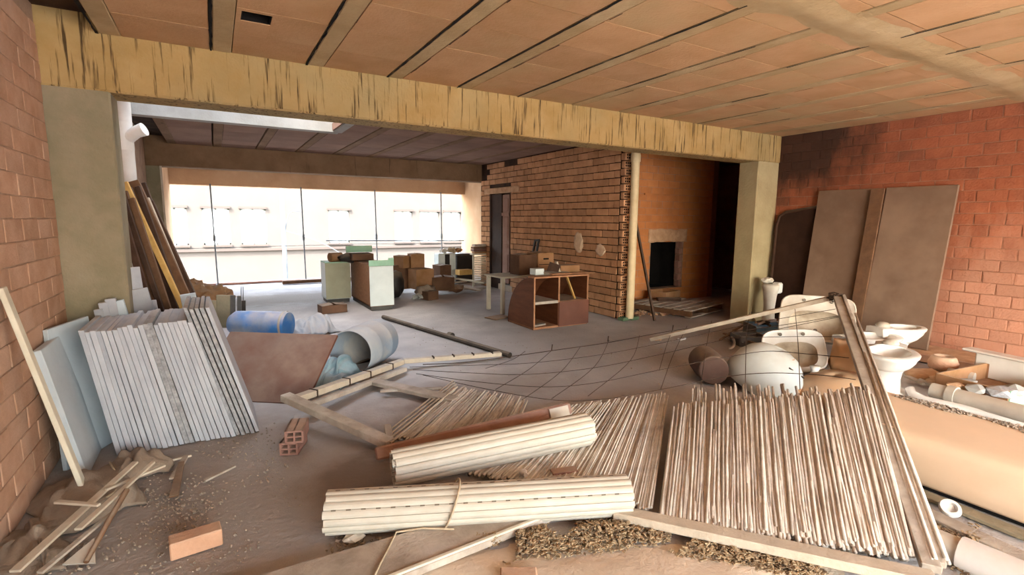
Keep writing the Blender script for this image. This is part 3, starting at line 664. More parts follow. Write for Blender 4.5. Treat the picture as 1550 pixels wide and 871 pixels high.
barrel('plastic_barrel', 'bright blue barrel lying behind the leaning board', gp(436, 492, .19), gp(350, 490, .19), .17, 'blue', 'blue', False, .7)
rag('blue_tarp', 'crumpled grey-blue plastic sheet between the two barrels', 'tarp', ragfn(gp(470, 505, .0)+V((0, .2, 0)), (.62, .1, 0), (-.2, .75, 0), .24, 2.2, 4, .1), 36, 36, 'blue_grey', .006)
rag('pale_tarp', 'pale blue crumpled cloth spilling out of the open barrel', 'cloth', ragfn((.92, 4.86, 0), (.26, -.18, 0), (.32, .34, 0), .24, 6.1, 4, .08), 30, 30, 'cyan_cloth', .006)
for k, (a, b_, r_) in enumerate((((506, 562), (560, 545), .03), ((522, 578), (580, 556), .035), ((500, 575), (545, 570), .025))):
    o = MB().bar(gp(*a, .03), gp(*b_, .03), r_*2, r_, w2=r_*1.7).build('short_board', M['wood_brown' if k else 'wood_dark'], bevel=.003)
    tag(o, ['dark short board under the open barrel', 'brown short board in front of the open barrel', 'brown short board at the foot of the leaning board'][k], 'board', 'short boards by the open barrel')
# dark iron pipe on the floor with a coupling
ip = T('iron_pipe', 'long dark iron pipe lying across the floor', 'pipe', gp(670, 510))
A, B = gp(580, 480, .03), gp(772, 538, .03)
MB().tube([A, B], .032, 10).build('tube', M['metal_dark'], ip, smooth=True, autosm=.6)
C1 = gp(682, 508, .03); dd = (B-A).normalized()
MB().tube([C1-dd*.04, C1+dd*.04], .042, 10).build('coupling', M['metal_dark'], ip, smooth=True, autosm=.6)
# ================================================================== big lath frame with cane mats and wire
fr = T('cane_frame', 'large collapsed timber frame with cane matting and wire mesh', 'frame', (2.6, 2.6, 0))
A = V((.44, 4.06, .165)); A2 = V((1.58, 4.93, .09)); A3 = gp(758, 536, .05); Bc = V((5.55, 2.78, .775)); E1 = gp(985, 514, .05); C = V((2.53, .80, .05)); Dm = gp(930, 776, .05); D0_ = gp(590, 672, .06)
def timber(name, a, b_, wd, ht, mt='wood_grey', w2=None):
    return MB().bar(a, b_, wd, ht, w2=w2).build(name, M[mt], fr, bevel=.004)
timber('side_rail', A, A2, .075, .05, 'wood_pale')
timber('side_rail_under', A+V((.08, -.03, -.06)), A2+V((.0, -.10, -.05)), .06, .04)
timber('lower_rail', A+V((-.05, .05, .02)), D0_, .085, .055)
timber('lower_rail_lath', A+V((.55, -.62, -.09)), D0_+V((.02, .05, -.03)), .05, .03)
timber('top_rail_piece', A2+V((.03, .02, 0)), A3, .065, .045, 'wood_pale')
timber('top_rail', E1, Bc+V((.04, .02, .0)), .075, .045, 'wood_pale', w2=.09)
timber('corner_post', Bc+V((.0, -.02, .0)), C+V((.05, .0, .02)), .075, .04)
timber('post_lath', Bc+V((.05, -.05, .03)), C+V((.10, -.02, .03)), .03, .03)
timber('bottom_rail', Dm, C+V((-.02, -.04, .02)), .085, .045, 'wood_pale')
timber('cross_lath', gp(566, 578, .06), gp(690, 606, .06), .11, .035)
timber('cross_lath', gp(520, 575, .05), gp(580, 572, .05), .08, .05)
timber('cross_lath', gp(575, 592, .05), gp(670, 588, .04), .05, .02)
for k in range(4): MB().tube([gp(576+5*k, 662+3*k, .04+.01*k), gp(686+2*k, 577+3*k, .05+.008*k)], .009, 5).build('thin_lath', M['wood_pale'], fr)
for (p_, q_) in ((.15, 0), (.42, 0), (.62, 0), (.86, 0)):
    c = lerp(A, A2, p_); MB().box(c, (.012, .085, .06), Euler((0, 0, .65)).to_matrix()).build('wire_tie', M['wire'], fr)
for t in (.3, .5, .7, .9):
    c = lerp(A2, A3, t); MB().box(c+V((0, 0, .025)), (.012, .07, .02), Euler((0, 0, -.1)).to_matrix()).build('wire_tie', M['wire'], fr)
for t in (.3, .62, .86):
    c = lerp(Dm, C, t); MB().box(c, (.09, .012, .05), Euler((0, 0, .65)).to_matrix()).build('wire_tie', M['wire'], fr)
kn = MB()
for k in range(5):
    kn.tube([Bc+V((rnd(-.03, .03), rnd(-.03, .03), -.03+.016*k))+V((.055*math.cos(t), .055*math.sin(t), .01*math.sin(3*t))) for t in [q*.5 for q in range(13)]], .006, 5)
kn.build('corner_binding', M['wire'], fr)
# canes: unit meshes along +Z, shared
def cane_mesh():
    m_ = MB(); n = 6; segs = 7; bx = 0; pts = []; rs = []
    for k in range(segs):
        z = k/(segs-1); pts.append((noise.noise(V((k*.7, random.random()*9, 0)))*.35, noise.noise(V((k*.7, 5, random.random()*9)))*.35, z)); rs.append(1.0 if k % 2 else 1.18)
    base = []
    for i, p in enumerate(pts):
        base.append([V((p[0]+math.cos(6.283*q/n)*rs[i]*(1-.25*i/segs), p[1]+math.sin(6.283*q/n)*rs[i]*(1-.25*i/segs), p[2])) for q in range(n)])
    m_.loft(base); me = bpy.data.meshes.new('cane'); me.from_pydata([tuple(q) for q in m_.v], [], m_.f); me.materials.append(M['cane'])
    for pg in me.polygons: pg.use_smooth = True
    return me
CM = [cane_mesh() for _ in range(8)]
ncane = [0]; rest = MB()
def cane(a, b_, r_):
    a = V(a); b_ = V(b_); d = b_-a; q = d.to_track_quat('Z', 'Y').to_matrix().to_4x4()
    Mx = Matrix.Translation(a) @ q @ Matrix.Diagonal((r_, r_, d.length, 1))
    if ncane[0] < 300:
        o = inst('cane', random.choice(CM), Matrix.Translation(-world_loc(fr)) @ Mx, fr); ncane[0] += 1
    else: rest.tube([a, lerp(a, b_, .5)+V((0, 0, rnd(-.006, .006))), b_], [r_, r_*.95, r_*.8], 5)
def mat_field(b0, b1, t0, t1, n, len_j=.05, rr=(.0065, .0095), gaps=(), layers=1, z2=.0):
    for k in range(n):
        t = (k+.5+rnd(-.3, .3))/n
        if any(g0 < t < g1 for g0, g1 in gaps): top_cut = .72
        else: top_cut = 1.0
        bo = lerp(b0, b1, t); to = lerp(t0, t1, min(1, max(0, t+rnd(-.012, .012))))
        d = to-bo; e0 = rnd(-.01, len_j*.5); e1 = top_cut*(1+rnd(-len_j, len_j*.5))
        z = z2+rnd(0, .009)
        cane(bo+d*e0+V((0, 0, z)), bo+d*e1+V((0, 0, z+rnd(0, .01))), rnd(*rr))
# right mat, over the bottom rail up towards the raised corner; each edge given in real places
rb0, rb1 = gp(998, 790, .05), C+V((.05, .06, .02))
rt0, rt1 = gp(1020, 618, .16), gp(1318, 592, .41)
mat_field(rb0, rb1, rt0, rt1, 140, .06, gaps=((.10, .125), (.21, .235), (.80, .815)), rr=(.0085, .012))
mat_field(lerp(rb0, rb1, .12)+V((0, 0, .003)), rb1+V((0, 0, .003)), gp(1045, 590, .20), rt1+V((0, 0, .003)), 70, .10, gaps=((.09, .16), (.75, .79)), rr=(.0085, .0115))
# left mat on the floor
lb0, lb1 = gp(640, 700, .03), gp(985, 775, .05)
lt0, lt1 = gp(690, 588, .05), gp(1012, 598, .12)
mat_field(gp(600, 664, .03), gp(760, 700, .03), gp(694, 588, .05), gp(800, 608, .06), 54, .08, rr=(.007, .0095))
mat_field(gp(700, 715, .03), lb1, gp(838, 618, .06), lt1, 120, .06, gaps=((.50, .53),), rr=(.008, .0105))
if rest.v: tag(rest.build('cane_remainder', M['cane'], fr), kind='stuff')
# long loose canes along the corner post
for k in range(7):
    a = C+V((.07+.012*k, .02-.008*k, .03+.01*(k % 3))); b_ = lerp(C, Bc, .55+.05*k)+V((.06+.008*k, -.03-.006*k, .03+.008*(k % 2)))
    MB().tube([a, lerp(a, b_, .5)+V((rnd(-.01, .02), 0, rnd(-.005, .015))), b_], .009, 6).build('loose_cane', M['cane'], fr, smooth=True)
# wires of the mesh: long sagging strands and cross strands
def strand(pts, r_=.003):
    P = [V(p) for p in pts]; out = []
    for i in range(len(P)-1):
        for k in range(6):
            t = k/6; p0 = P[max(i-1, 0)]; p3 = P[min(i+2, len(P)-1)]; a, b_ = P[i], P[i+1]
            out.append(.5*((2*a)+(b_-p0)*t+(2*p0-5*a+4*b_-p3)*t*t+(3*a-p0-3*b_+p3)*t**3))
    out.append(P[-1]); MB().tube(out, r_, 5).build('mesh_wire', M['wire'], fr)
G = gp
strand([G(640, 552, .06), G(700, 549, .04), G(765, 541, .03), G(850, 529, .03), G(920, 519, .03), G(1000, 504, .10), G(1080, 492, .20)], .0045)
strand([G(620, 556, .05), G(720, 553, .04), G(800, 550, .05), G(890, 540, .08), G(960, 528, .13), G(1060, 507, .25), G(1140, 490, .4), G(1265, 468, .70)])
strand([G(625, 560, .05), G(715, 565, .04), G(800, 567, .05), G(900, 557, .10), G(985, 540, .17), G(1080, 518, .28), G(1180, 498, .48), G(1270, 480, .66)])
strand([G(630, 566, .05), G(720, 578, .05), G(820, 586, .07), G(900, 580, .13), G(1000, 560, .22), G(1100, 541, .34), G(1160, 532, .44), G(1220, 536, .52), G(1285, 542, .60)])
strand([G(640, 568, .05), G(740, 590, .05), G(840, 606, .08), G(920, 604, .12), G(1000, 590, .2), G(1090, 572, .32), G(1160, 565, .42), G(1240, 568, .5), G(1295, 575, .55)])
strand([G(1095, 505, .3), G(1200, 490, .5), G(1272, 478, .66)])
strand([G(1105, 512, .25), G(1190, 510, .4), G(1275, 510, .6)])
for (a, b_, c_) in (((795, 532, .03), (775, 545, .03), (735, 558, .03)), ((835, 531, .03), (800, 560, .05), (750, 590, .05)), ((878, 526, .03), (850, 562, .08), (790, 606, .06)), ((922, 515, .05), (900, 555, .11), (835, 604, .08)),
                    ((968, 508, .07), (955, 545, .15), (890, 600, .1)), ((1018, 500, .1), (1010, 520, .18), (998, 560, .22)), ((1077, 486, .2), (1070, 520, .27), (1060, 590, .3)),
                    ((1135, 473, .42), (1130, 510, .4), (1128, 600, .40)), ((1203, 465, .55), (1208, 520, .52), (1211, 590, .47)), ((1040, 494, .12), (1020, 535, .2), (1000, 590, .22))):
    strand([G(*a), G(*b_), G(*c_)])
for (px, py, z) in ((835, 528, .05), (920, 515, .06), (1018, 498, .1), (1137, 478, .42)):
    c = G(px, py, z); MB().tube([c+V((0, 0, -.02)), c+V((.01, 0, .05))], .007, 5).build('wire_stub', M['wire'], fr)

# ================================================================== rolled shutters, boards, string
def shutter_roll(label, A, B, r0, r1, slat, phase, hand=1, jag=.012, slots=()):
    A = V(A); B = V(B); ax = (B-A).normalized(); up = V((0, 0, 1)); e2 = ax.cross(up).normalized(); e3 = e2.cross(ax).normalized()
    t = T('shutter_roll', label, 'shutter', (A+B)/2-V((0, 0, r1)), 'rolled ivory shutters')
    Lg = (B-A).length; pitch = .016; th = 0.0; rad = r1; i = 0
    while rad > r0:
        dth = slat/rad; th1 = th+dth; rb = rad-pitch*dth/(2*math.pi)
        sh_ = rnd(-jag, jag); m_ = MB(); n = 4; rings = []
        for e in (sh_, Lg+sh_+rnd(-.004, .004)):
            ring = []
            for q in range(n+1):
                tt = lerp(th+.02*dth, th1-.04*dth, q/n); rr = lerp(rad, rb, q/n)+.005*math.sin(math.pi*q/n); a_ = hand*tt+phase
                ring.append(A+ax*e+e2*(math.cos(a_)*rr)+e3*(math.sin(a_)*rr))
            for q in range(n, -1, -1):
                tt = lerp(th+.02*dth, th1-.04*dth, q/n); rr = lerp(rad, rb, q/n)+.005*math.sin(math.pi*q/n)-.008; a_ = hand*tt+phase
                ring.append(A+ax*e+e2*(math.cos(a_)*rr)+e3*(math.sin(a_)*rr))
            rings.append(ring)
        m_.loft(rings); so_ = m_.build('slat', M['shutter'], t)
        if i in slots:
            sl2 = MB(); a_ = hand*(th1-.03*dth)+phase; rr = rb+.0008
            k = .05
            while k < Lg-.05:
                c = A+ax*(k+sh_)+e2*(math.cos(a_)*rr)+e3*(math.sin(a_)*rr); R = Matrix((ax, V((-math.sin(a_)*e2+math.cos(a_)*e3)), V((math.cos(a_)*e2+math.sin(a_)*e3)))).transposed()
                sl2.box(c, (.022, .006, .003), R); k += .07
            tag(sl2.build('light_slots', M['groove'], so_), kind='stuff')
        th = th1; rad = rb; i += 1
    return t, ax, e2, e3
tB, axB, e2B, e3B = shutter_roll('lower ivory shutter roll tied with string', gp(497, 775, .112), gp(950, 748, .112), .045, .112, .040, 2.75, 1, .008, (10, 13))
tA, axA, e2A, e3A = shutter_roll('upper ivory shutter roll resting on the cane mat', gp(597, 708, .125), gp(890, 648, .18), .05, .112, .046, 2.9, 1, .02)
# string tied round the lower roll, trailing onto the board
mid = lerp(gp(497, 775, .112), gp(950, 748, .112), .39); strg = []
for k in range(25):
    a_ = 2*math.pi*k/24; strg.append(mid+axB*(.05*math.sin(a_))+e2B*(math.cos(a_)*.121)+e3B*(math.sin(a_)*.121))
sg = T('string', 'jute string tied round the lower shutter roll', 'string', mid-V((0, 0, .12)))
MB().tube(strg, .0055, 6).build('loop', M['rope'], sg, smooth=True)
MB().tube([mid+axB*.02+e2B*.12-e3B*.06, gp(640, 800, .06), gp(600, 806, .05), gp(588, 830, .055), gp(575, 855, .055), gp(566, 875, .055)], .005, 6).build('tail', M['rope'], sg, smooth=True)
# long brown rounded cover board behind the upper roll
cv = T('cover_board', 'long brown board lying behind the upper shutter roll', 'board', gp(715, 665))
a0, b0 = gp(568, 688, .05), gp(864, 618, .20)
MB().bar(a0, b0, .03, .085, up=(.3, .4, 1)).build('board', M['terracotta_dark'], cv, bevel=.012)
MB().bar(lerp(a0, b0, .88)+V((-.012, -.022, .0)), lerp(a0, b0, .985)+V((-.012, -.022, 0)), .006, .07, up=(.3, .4, 1)).build('white_label', M['shutter'], cv)
# broad pale plank under the lower roll
pk = T('broad_plank', 'broad pale plank under the lower shutter roll', 'plank', gp(600, 830))
q = [gp(370, 880, .05), gp(560, 805, .05), gp(800, 783, .05), gp(812, 792, .05), gp(640, 845, .05), gp(520, 900, .05)]
p1, p2, p3, p4 = gp(330, 905, .05), gp(600, 792, .05), gp(815, 780, .05), gp(470, 890, .05)
MB().plate([gp(318, 892, .05), gp(450, 935, .05), gp(830, 783, .05), gp(745, 768, .05)], .035).build('plank_face', M['wood_grey'], pk, bevel=.003)
MB().bar(gp(452, 934, .036), gp(832, 783, .036), .022, .045).build('white_edge', M['white_strip'], pk, bevel=.003)
# bits around the rolls
o = T('knob', 'small pale round knob on the cane between the rolls', 'knob', gp(793, 716, .05))
MB().blob(gp(792, 716, .075), (.026, .026, .022), 2, .08, 2).build('cap', M['pvc'], o, smooth=True)
MB().tube([gp(792, 718, .05), gp(796, 720, .09)], .012, 8).build('stem', M['pvc'], o)
o = tag(MB().blob(gp(535, 815, .02), (.05, .03, .015), 9, .6, 2).build('crumpled_wrapper', M['shutter']), 'small crumpled white wrapper under the lower roll', 'wrapper')
o = MB().bar(gp(835, 716, .06), gp(872, 711, .06), .06, .02).build('clay_chip', M['terracotta_dark'], bevel=.003); tag(o, 'flat clay chip between the two shutter rolls', 'chip')
o = MB().box(gp(785, 874, .02), (.16, .07, .05), (0, 0, -.5)).build('buried_brick', M['terracotta'], bevel=.006); tag(o, 'half buried brick at the bottom edge of the dusty floor', 'brick')
# pale dust patch, straw and chips
ds = MB()
ds.sheet(lambda a, b: (lambda p, e: (p.x, p.y, -.012+.03*e+.004*noise.noise(V((a*20, b*20, 2)))))(gp(lerp(520, 1330, a), lerp(812, 1010, b), 0), min(1, 3.2*min(a, 1-a, b*.9, 1-b)+.25*noise.noise(V((a*6, b*6, 1))))), 50, 30)
M['dust_heap'] = surf('pale_sand', 'd8c8b4', 'cab9a4', 5, .98, .35, 40)
tag(ds.build('sand_patch', M['dust_heap'], smooth=True), 'pale sandy dust spread on the floor before the frame', 'sand', kind='stuff')
random.seed(5)
ch = MB()
def chips(n, quad, smin, smax, z1, tgt):
    for k in range(n):
        a, b_ = random.random(), random.random()
        b_ = .5+(b_-.5)*(.3+.7*random.random())
        p = lerp(lerp(V(quad[0]), V(quad[1]), a), lerp(V(quad[3]), V(quad[2]), a), b_)
        dens = noise.noise(V((p.x*5, p.y*5, 2)))
        if dens < -.15 or random.random() > 2.2*math.sin(math.pi*a)+.15+dens*.6: continue
        e = 1-abs(2*b_-1)
        z = .008+rnd(0, z1)*e; l_ = rnd(smin, smax); y = rnd(0, 6.3); d = V((math.cos(y), math.sin(y), rnd(-.4, .4)))
        tgt.bar(V((p.x, p.y, z))-d*l_/2, V((p.x, p.y, z))+d*l_/2, l_*rnd(.15, .6), rnd(.002, .006))
chips(4200, [gp(700, 800), gp(950, 780), gp(960, 840), gp(730, 862)], .006, .026, .05, ch)
chips(2600, [gp(925, 782), gp(1260, 862), gp(1240, 885), gp(940, 830)], .006, .03, .035, ch)
chips(1300, [gp(560, 850), gp(760, 800), gp(780, 850), gp(560, 885)], .005, .018, .02, ch)
chips(1500, [gp(1385, 790), gp(1480, 790), gp(1480, 885), gp(1385, 880)], .006, .026, .03, ch)
tag(ch.build('straw_litter', M['straw'], recalc=False), 'yellow-brown straw and wood chips along the bottom rail', 'straw', kind='stuff')
gr = MB()
for (n, qd) in ((900, [gp(190, 700), gp(420, 640), gp(480, 860), gp(200, 871)]), (500, [gp(0, 871), gp(200, 740), gp(330, 760), gp(200, 900)]), (250, [gp(620, 490), gp(1050, 500), gp(1050, 590), gp(640, 560)]), (400, [gp(520, 800), gp(420, 860), gp(560, 871), gp(620, 820)])):
    for k in range(n):
        a, b_ = random.random(), random.random(); p = lerp(lerp(qd[0], qd[1], a), lerp(qd[3], qd[2], a), b_)
        if noise.noise(V((p.x*2.5, p.y*2.5, 8))) < -.05: continue
        s = rnd(.003, .008)*(2 if random.random() < .06 else 1); gr.box((p.x, p.y, s*.3), (s, s*rnd(.6, 1.6), s*.7), (rnd(0, 1), rnd(0, 1), rnd(0, 3)))
tag(gr.build('floor_grit', M['grit'], recalc=False), 'fine pale grit scattered over the floor', 'grit', kind='stuff')
# ================================================================== right wall group
random.seed(21)
def lean_panel(label, px0, px1, pt, pbl, pbr, th, mt, ztop=None, xtop=7.36):
    a = xp(px0, pt[0], xtop); b_ = xp(px1, pt[1], xtop)
    c = gp(*pbr); d = gp(*pbl)
    return a, b_, c, d
def wall_panel(name, label, y0, y1, ztop, xbase, z0=.0, mt='panel_brown', xt=7.37, skew=0, th=.04):
    q = [V((xbase, y1+skew, z0)), V((xbase, y0+skew, z0)), V((xt, y0, ztop)), V((xt, y1, ztop))]
    o = MB().plate([q[0], q[3], q[2], q[1]], th).build(name, M[mt], bevel=.004)
    return tag(o, label, 'panel')
wall_panel('hardboard_sheet', 'brown hardboard panel leaning beside the dark headboard', 3.27, 4.02, 1.985, 7.12, 0)
wall_panel('hardboard_sheet', 'wider dusty brown panel leaning on the open brick wall', 2.47, 3.19, 1.985, 7.05, .09)
wall_panel('upright_board', 'narrow brown board upright between the two large panels', 3.19, 3.34, 1.98, 7.02, 0, 'wood_brown', 7.31, 0, .03)
# dark tubular headboard
hb = T('headboard', 'dark bed headboard with rounded tube frame by the pier', 'headboard', (7.3, 4.3, 0))
MB().plate([(7.30, 4.58, .1), (7.36, 4.58, 1.66), (7.36, 4.05, 1.74), (7.30, 4.05, .1)], .02).build('panel', M['door_dark'], hb)
MB().tube([(7.27, 4.60, 0), (7.33, 4.60, 1.5), (7.34, 4.57, 1.64), (7.345, 4.48, 1.70), (7.345, 4.0, 1.77), (7.34, 3.95, 1.7), (7.28, 3.95, 0)], .022, 8).build('tube_frame', M['wood_dark'], hb, smooth=True)
# white cistern on a stand, by the pier
ct = T('cistern', 'white ceramic piece standing against the pale pier', 'cistern', (6.95, 4.5, 0))
c0 = V((6.98, 4.40, 0))
MB().lathe([(.001, 0), (.13, 0), (.12, .05), (.10, .30), (.12, .48), (.16, .62), (.15, .66), (.11, .62), (.001, .58)], Matrix.Translation(c0), 20, sx=.6, sy=.8).build('pedestal', M['ceramic_dusty'], ct, smooth=True)
MB().b2(c0+V((.02, -.12, .52)), c0+V((.12, .0, .68))).build('tank', M['ceramic'], ct, bevel=.02)
MB().blob(c0+V((.0, .06, .70)), (.10, .07, .05), 3, .4, 2).build('lid_fragment', M['ceramic_dusty'], ct)

def ell(cx, cy, a, b_, z, n=32, p=2.0):
    out = []
    for k in range(n):
        t = 2*math.pi*k/n; ct_, st_ = math.cos(t), math.sin(t)
        out.append(V((cx+a*math.copysign(abs(ct_)**(2/p), ct_), cy+b_*math.copysign(abs(st_)**(2/p), st_), z)))
    return out
def toilet(label, loc, yaw, h=.40, s=1.0, name='toilet', bidet=False, mt='ceramic'):
    """bowl points along local +x; rear spout at -x"""
    loc = V(loc); Mx = Matrix.Translation(loc) @ Matrix.Rotation(yaw, 4, 'Z')
    t = T(name, label, 'toilet' if not bidet else 'bidet', loc)
    X = lambda rings: [[Mx @ V((p.x*s, p.y*s, p.z)) for p in r_] for r_ in rings]
    foot = [ell(-.06, 0, .19, .125, 0, p=5), ell(-.06, 0, .185, .12, .03, p=5), ell(-.07, 0, .155, .095, .05, p=4), ell(-.07, 0, .135, .085, h*.35, p=3.5), ell(-.05, 0, .14, .095, h*.55, p=2.8), ell(-.02, 0, .16, .12, h*.66)]
    MB().loft(X(foot)).build('pedestal', M[mt], t, smooth=True, autosm=.9)
    bowl = [ell(0, 0, .12, .10, h*.60), ell(.02, 0, .18, .14, h*.70), ell(.03, 0, .225, .168, h*.82), ell(.035, 0, .24, .178, h*.91), ell(.035, 0, .25, .186, h*.925), ell(.035, 0, .255, .19, h*.975), ell(.035, 0, .245, .18, h),
            ell(.04, 0, .195, .135, h*.995), ell(.04, 0, .18, .12, h*.93), ell(.03, 0, .12, .085, h*.75), ell(.02, 0, .05, .04, h*.66)]
    MB().loft(X(bowl)).build('bowl', M[mt], t, smooth=True, autosm=.9)
    rear = MB(); rear.loft(X([[V((x, y, z)) for y, z in ((-.11, h*.80), (.11, h*.80), (.10, h*1.0), (.05, h*1.03), (-.05, h*1.03), (-.10, h*1.0))] for x in (-.30, -.24, -.14)]))
    rear.build('rear_shelf', M[mt], t, smooth=True, autosm=.5)
    MB().blob(Mx @ V((-.2*s, 0, h*1.05)), (.05, .07, .035), 5, .35, 2).build('hinge_mount', M['ceramic_dusty'], t, smooth=True)
    for sy in (-1, 1): MB().tube([Mx @ V((.06*s, sy*.085*s, .028)), Mx @ V((.06*s, sy*.085*s, .045))], .012, 8).build('floor_bolt', M['grey_box'], t)
    return t
toilet('white toilet standing upright in front of the others', (5.16, 2.09, .0), 3.5, .42, 1.2)
toilet('white toilet at the back beside the wide leaning panel', (6.38, 2.52, 0), -.35, .43, 1.02)
toilet('long shallow white bidet between the two toilets', (5.86, 2.56, 0), -.3, .38, 1.18, 'bidet', True)

def basin(name, label, Mx, w_, d_, h_, mt='ceramic', bowl_shift=0.0, bw=.36, bd_=.33, p=5, drain=True):
    t = T(name, label, 'washbasin', Mx.translation)
    X = lambda rings: [[Mx @ q for q in r_] for r_ in rings]
    r_ = [ell(0, 0, w_*.30, d_*.28, -h_, p=3), ell(0, 0, w_*.40, d_*.38, -h_*.7, p=3), ell(0, 0, w_*.485, d_*.47, -.05, p=p), ell(0, 0, w_*.5, d_*.5, -.03, p=p), ell(0, 0, w_*.5, d_*.5, .0, p=p), ell(0, 0, w_*.485, d_*.48, .008, p=p), ell(0, 0, w_*.455, d_*.45, -.006, p=p),
          ell(0, bowl_shift, w_*bw, d_*bd_, -.012, p=3), ell(0, bowl_shift, w_*bw*.93, d_*bd_*.92, -h_*.5, p=2.8), ell(0, bowl_shift, w_*bw*.6, d_*bd_*.6, -h_*.86, p=2.4), ell(0, bowl_shift, w_*.05, d_*.05, -h_*.9)]
    MB().loft(X(r_[:8]), True, False).build('body', M[mt], t, smooth=True, autosm=1.0)
    MB().loft(X(r_[7:]), False, True).build('bowl', M['grime'], t, smooth=True, autosm=1.0)
    MB().tube([Mx @ V((0, bowl_shift, -h_*.89)), Mx @ V((0, bowl_shift, -h_*.87))], .022, 12).build('drain', M['grey_box'], t)
    for sx in (-.18, .18): MB().tube([Mx @ V((sx*w_, d_*.38, -.012)), Mx @ V((sx*w_, d_*.38, .006))], .018, 10).build('tap_hole', M['grey_box'], t)
    return t
def frame_m(loc, nrm, upv):
    z = V(nrm).normalized(); y = V(upv); y = (y-z*y.dot(z)).normalized(); x = y.cross(z)
    m_ = Matrix((x, y, z)).transposed().to_4x4(); m_.translation = V(loc); return m_
toc = (EYE-V((6.05, 3.2, .4))); toc.z = 0; toc.normalize()
basin('sink', 'large white square sink standing tilted behind the wire mesh', frame_m((6.05, 3.22, .43), toc+V((0, 0, .65)), (0, 0, 1)), .78, .60, .20, 'ceramic_dusty', -.08, .36, .30)
basin('sink', 'white oval washbasin lying tilted in front of the square sink', frame_m((5.18, 2.96, .22), toc+V((0, 0, 1.0)), (.6, .5, .5)), .60, .52, .17, 'ceramic', -.05, .36, .30, 4)
# dome shaped white shell with the tan shell beside it
dm = T('white_shell', 'rounded pale blue-white shell lying at the cane edge', 'basin', (4.25, 2.95, 0))
Mx = frame_m((4.43, 2.84, .0), (.22, -.42, 1.0), (0, 1, 0))
MB().lathe([(.001, .40), (.09, .392), (.18, .36), (.25, .30), (.305, .21), (.33, .10), (.34, .0)], Mx, 32, sx=1.0, sy=1.0).build('shell', M['white_melamine'], dm, smooth=True, solid=.012)
MB().sheet(lambda a, b: Mx @ V(((.345*math.sin(lerp(.35, 1.25, a))+.008)*math.cos(lerp(-1.55, -.55, b)), (.345*math.sin(lerp(.35, 1.25, a))+.008)*math.sin(lerp(-1.55, -.55, b)), .405*math.cos(lerp(.35, 1.25, a))+.006)), 10, 10).build('tan_patch', M['tan_shell'], dm, smooth=True)  # tan patch laid over one side of the shell
MB().tube([Mx @ V((-.10, -.20, .335)), Mx @ V((.10, -.26, .285))], .008, 6).build('rod', M['metal_dark'], dm)
ds_ = tag(MB().lathe([(.001, .13), (.14, .12), (.30, .085), (.38, .03), (.40, .0)], frame_m((4.95, 2.42, .0), (-.05, -.05, 1), (0, 1, 0)), 30, sx=1.15, sy=.7).build('tan_shell', M['tan_shell'], smooth=True, solid=.012), 'low tan plastic shell behind the upper cane ends', 'tub')
o = MB().lathe([(.001, .0), (.13, .0), (.14, .01), (.15, .2), (.145, .40), (.001, .41)], Matrix.Translation((4.0, 3.02, .15)) @ Euler((math.pi/2, 0, 2.5)).to_matrix().to_4x4(), 24).build('brown_drum', M['drum'], smooth=True, autosm=.6)
tag(o, 'brown drum lying beside the pale rounded shell', 'drum')
o = MB().blob((5.42, 2.58, .19), (.10, .13, .23), 4, .35, 3, flat=.0).build('tan_bag', M['tan_shell'], smooth=True); tag(o, 'upright tan paper bag behind the corner post', 'bag')
o = MB().lathe([(.001, 0), (.06, 0), (.045, .03), (.035, .12), (.05, .16), (.001, .16)], Matrix.Translation((4.98, 2.62, 0)), 14).build('ceramic_foot', M['ceramic'], smooth=True); tag(o, 'small white ceramic foot below the oval washbasin', 'fitting')
# blue crate of scrap, grey box, hose
cr = T('crate', 'pale blue open crate full of scrap', 'crate', (6.35, 4.05, 0))
c = V((6.30, 3.98, 0)); ax_ = V((.86, -.5, 0)); ay_ = V((.5, .86, 0)); W_, D_, H_ = .46, .36, .19
def cw(x, y, z): return c+ax_*x+ay_*y+V((0, 0, z))
R = Matrix((ax_, ay_, V((0, 0, 1)))).transposed()
MB().box(cw(0, 0, .02), (W_, D_, .02), R).build('bottom', M['blue_crate'], cr)
for (x, y, sx, sy, mt) in ((0, -D_/2, W_, .015, 'blue_crate'), (0, D_/2, W_, .015, 'blue_crate'), (-W_/2, 0, .015, D_, 'grey_box'), (W_/2, 0, .015, D_, 'blue_crate')):
    MB().box(cw(x, y, H_/2+.01), (sx, sy, H_), R).build('side', M[mt], cr, bevel=.003)
for k in range(7):
    a = cw(rnd(-.2, .2), rnd(-.15, .15), H_+rnd(0, .03)); b_ = cw(rnd(-.22, .22), rnd(-.15, .15), H_+rnd(.0, .06))
    o = MB().tube([a, lerp(a, b_, .5)+V((0, 0, .02)), b_], rnd(.008, .018), 6).build('scrap_piece', M[random.choice(['pvc', 'metal_dark', 'rope', 'wood_brown'])]); tag(o, ['longest', 'thin', 'pale', 'dark', 'short', 'crossing', 'uppermost'][k]+' scrap piece on top of the blue crate', 'scrap', 'scrap in the blue crate')
gb = T('grey_box', 'dark grey open box on the floor before the blue crate', 'box', (5.9, 3.95, 0))
c = V((5.80, 3.90, 0)); 
for (x, y, sx, sy) in ((0, -.14, .34, .015), (0, .14, .34, .015), (-.17, 0, .015, .28), (.17, 0, .015, .28)):
    MB().box(c+ax_*x+ay_*y+V((0, 0, .065)), (sx, sy, .13), R).build('side', M['grey_box'], gb, bevel=.003)
MB().box(c+V((0, 0, .008)), (.34, .28, .012), R).build('bottom', M['grey_box'], gb)
hs_ = [gp(1103+34*t+5*math.sin(t*17), 522-24*t+7*math.cos(t*13), .03+.04*abs(math.sin(t*9))) for t in [k/40 for k in range(41)]]
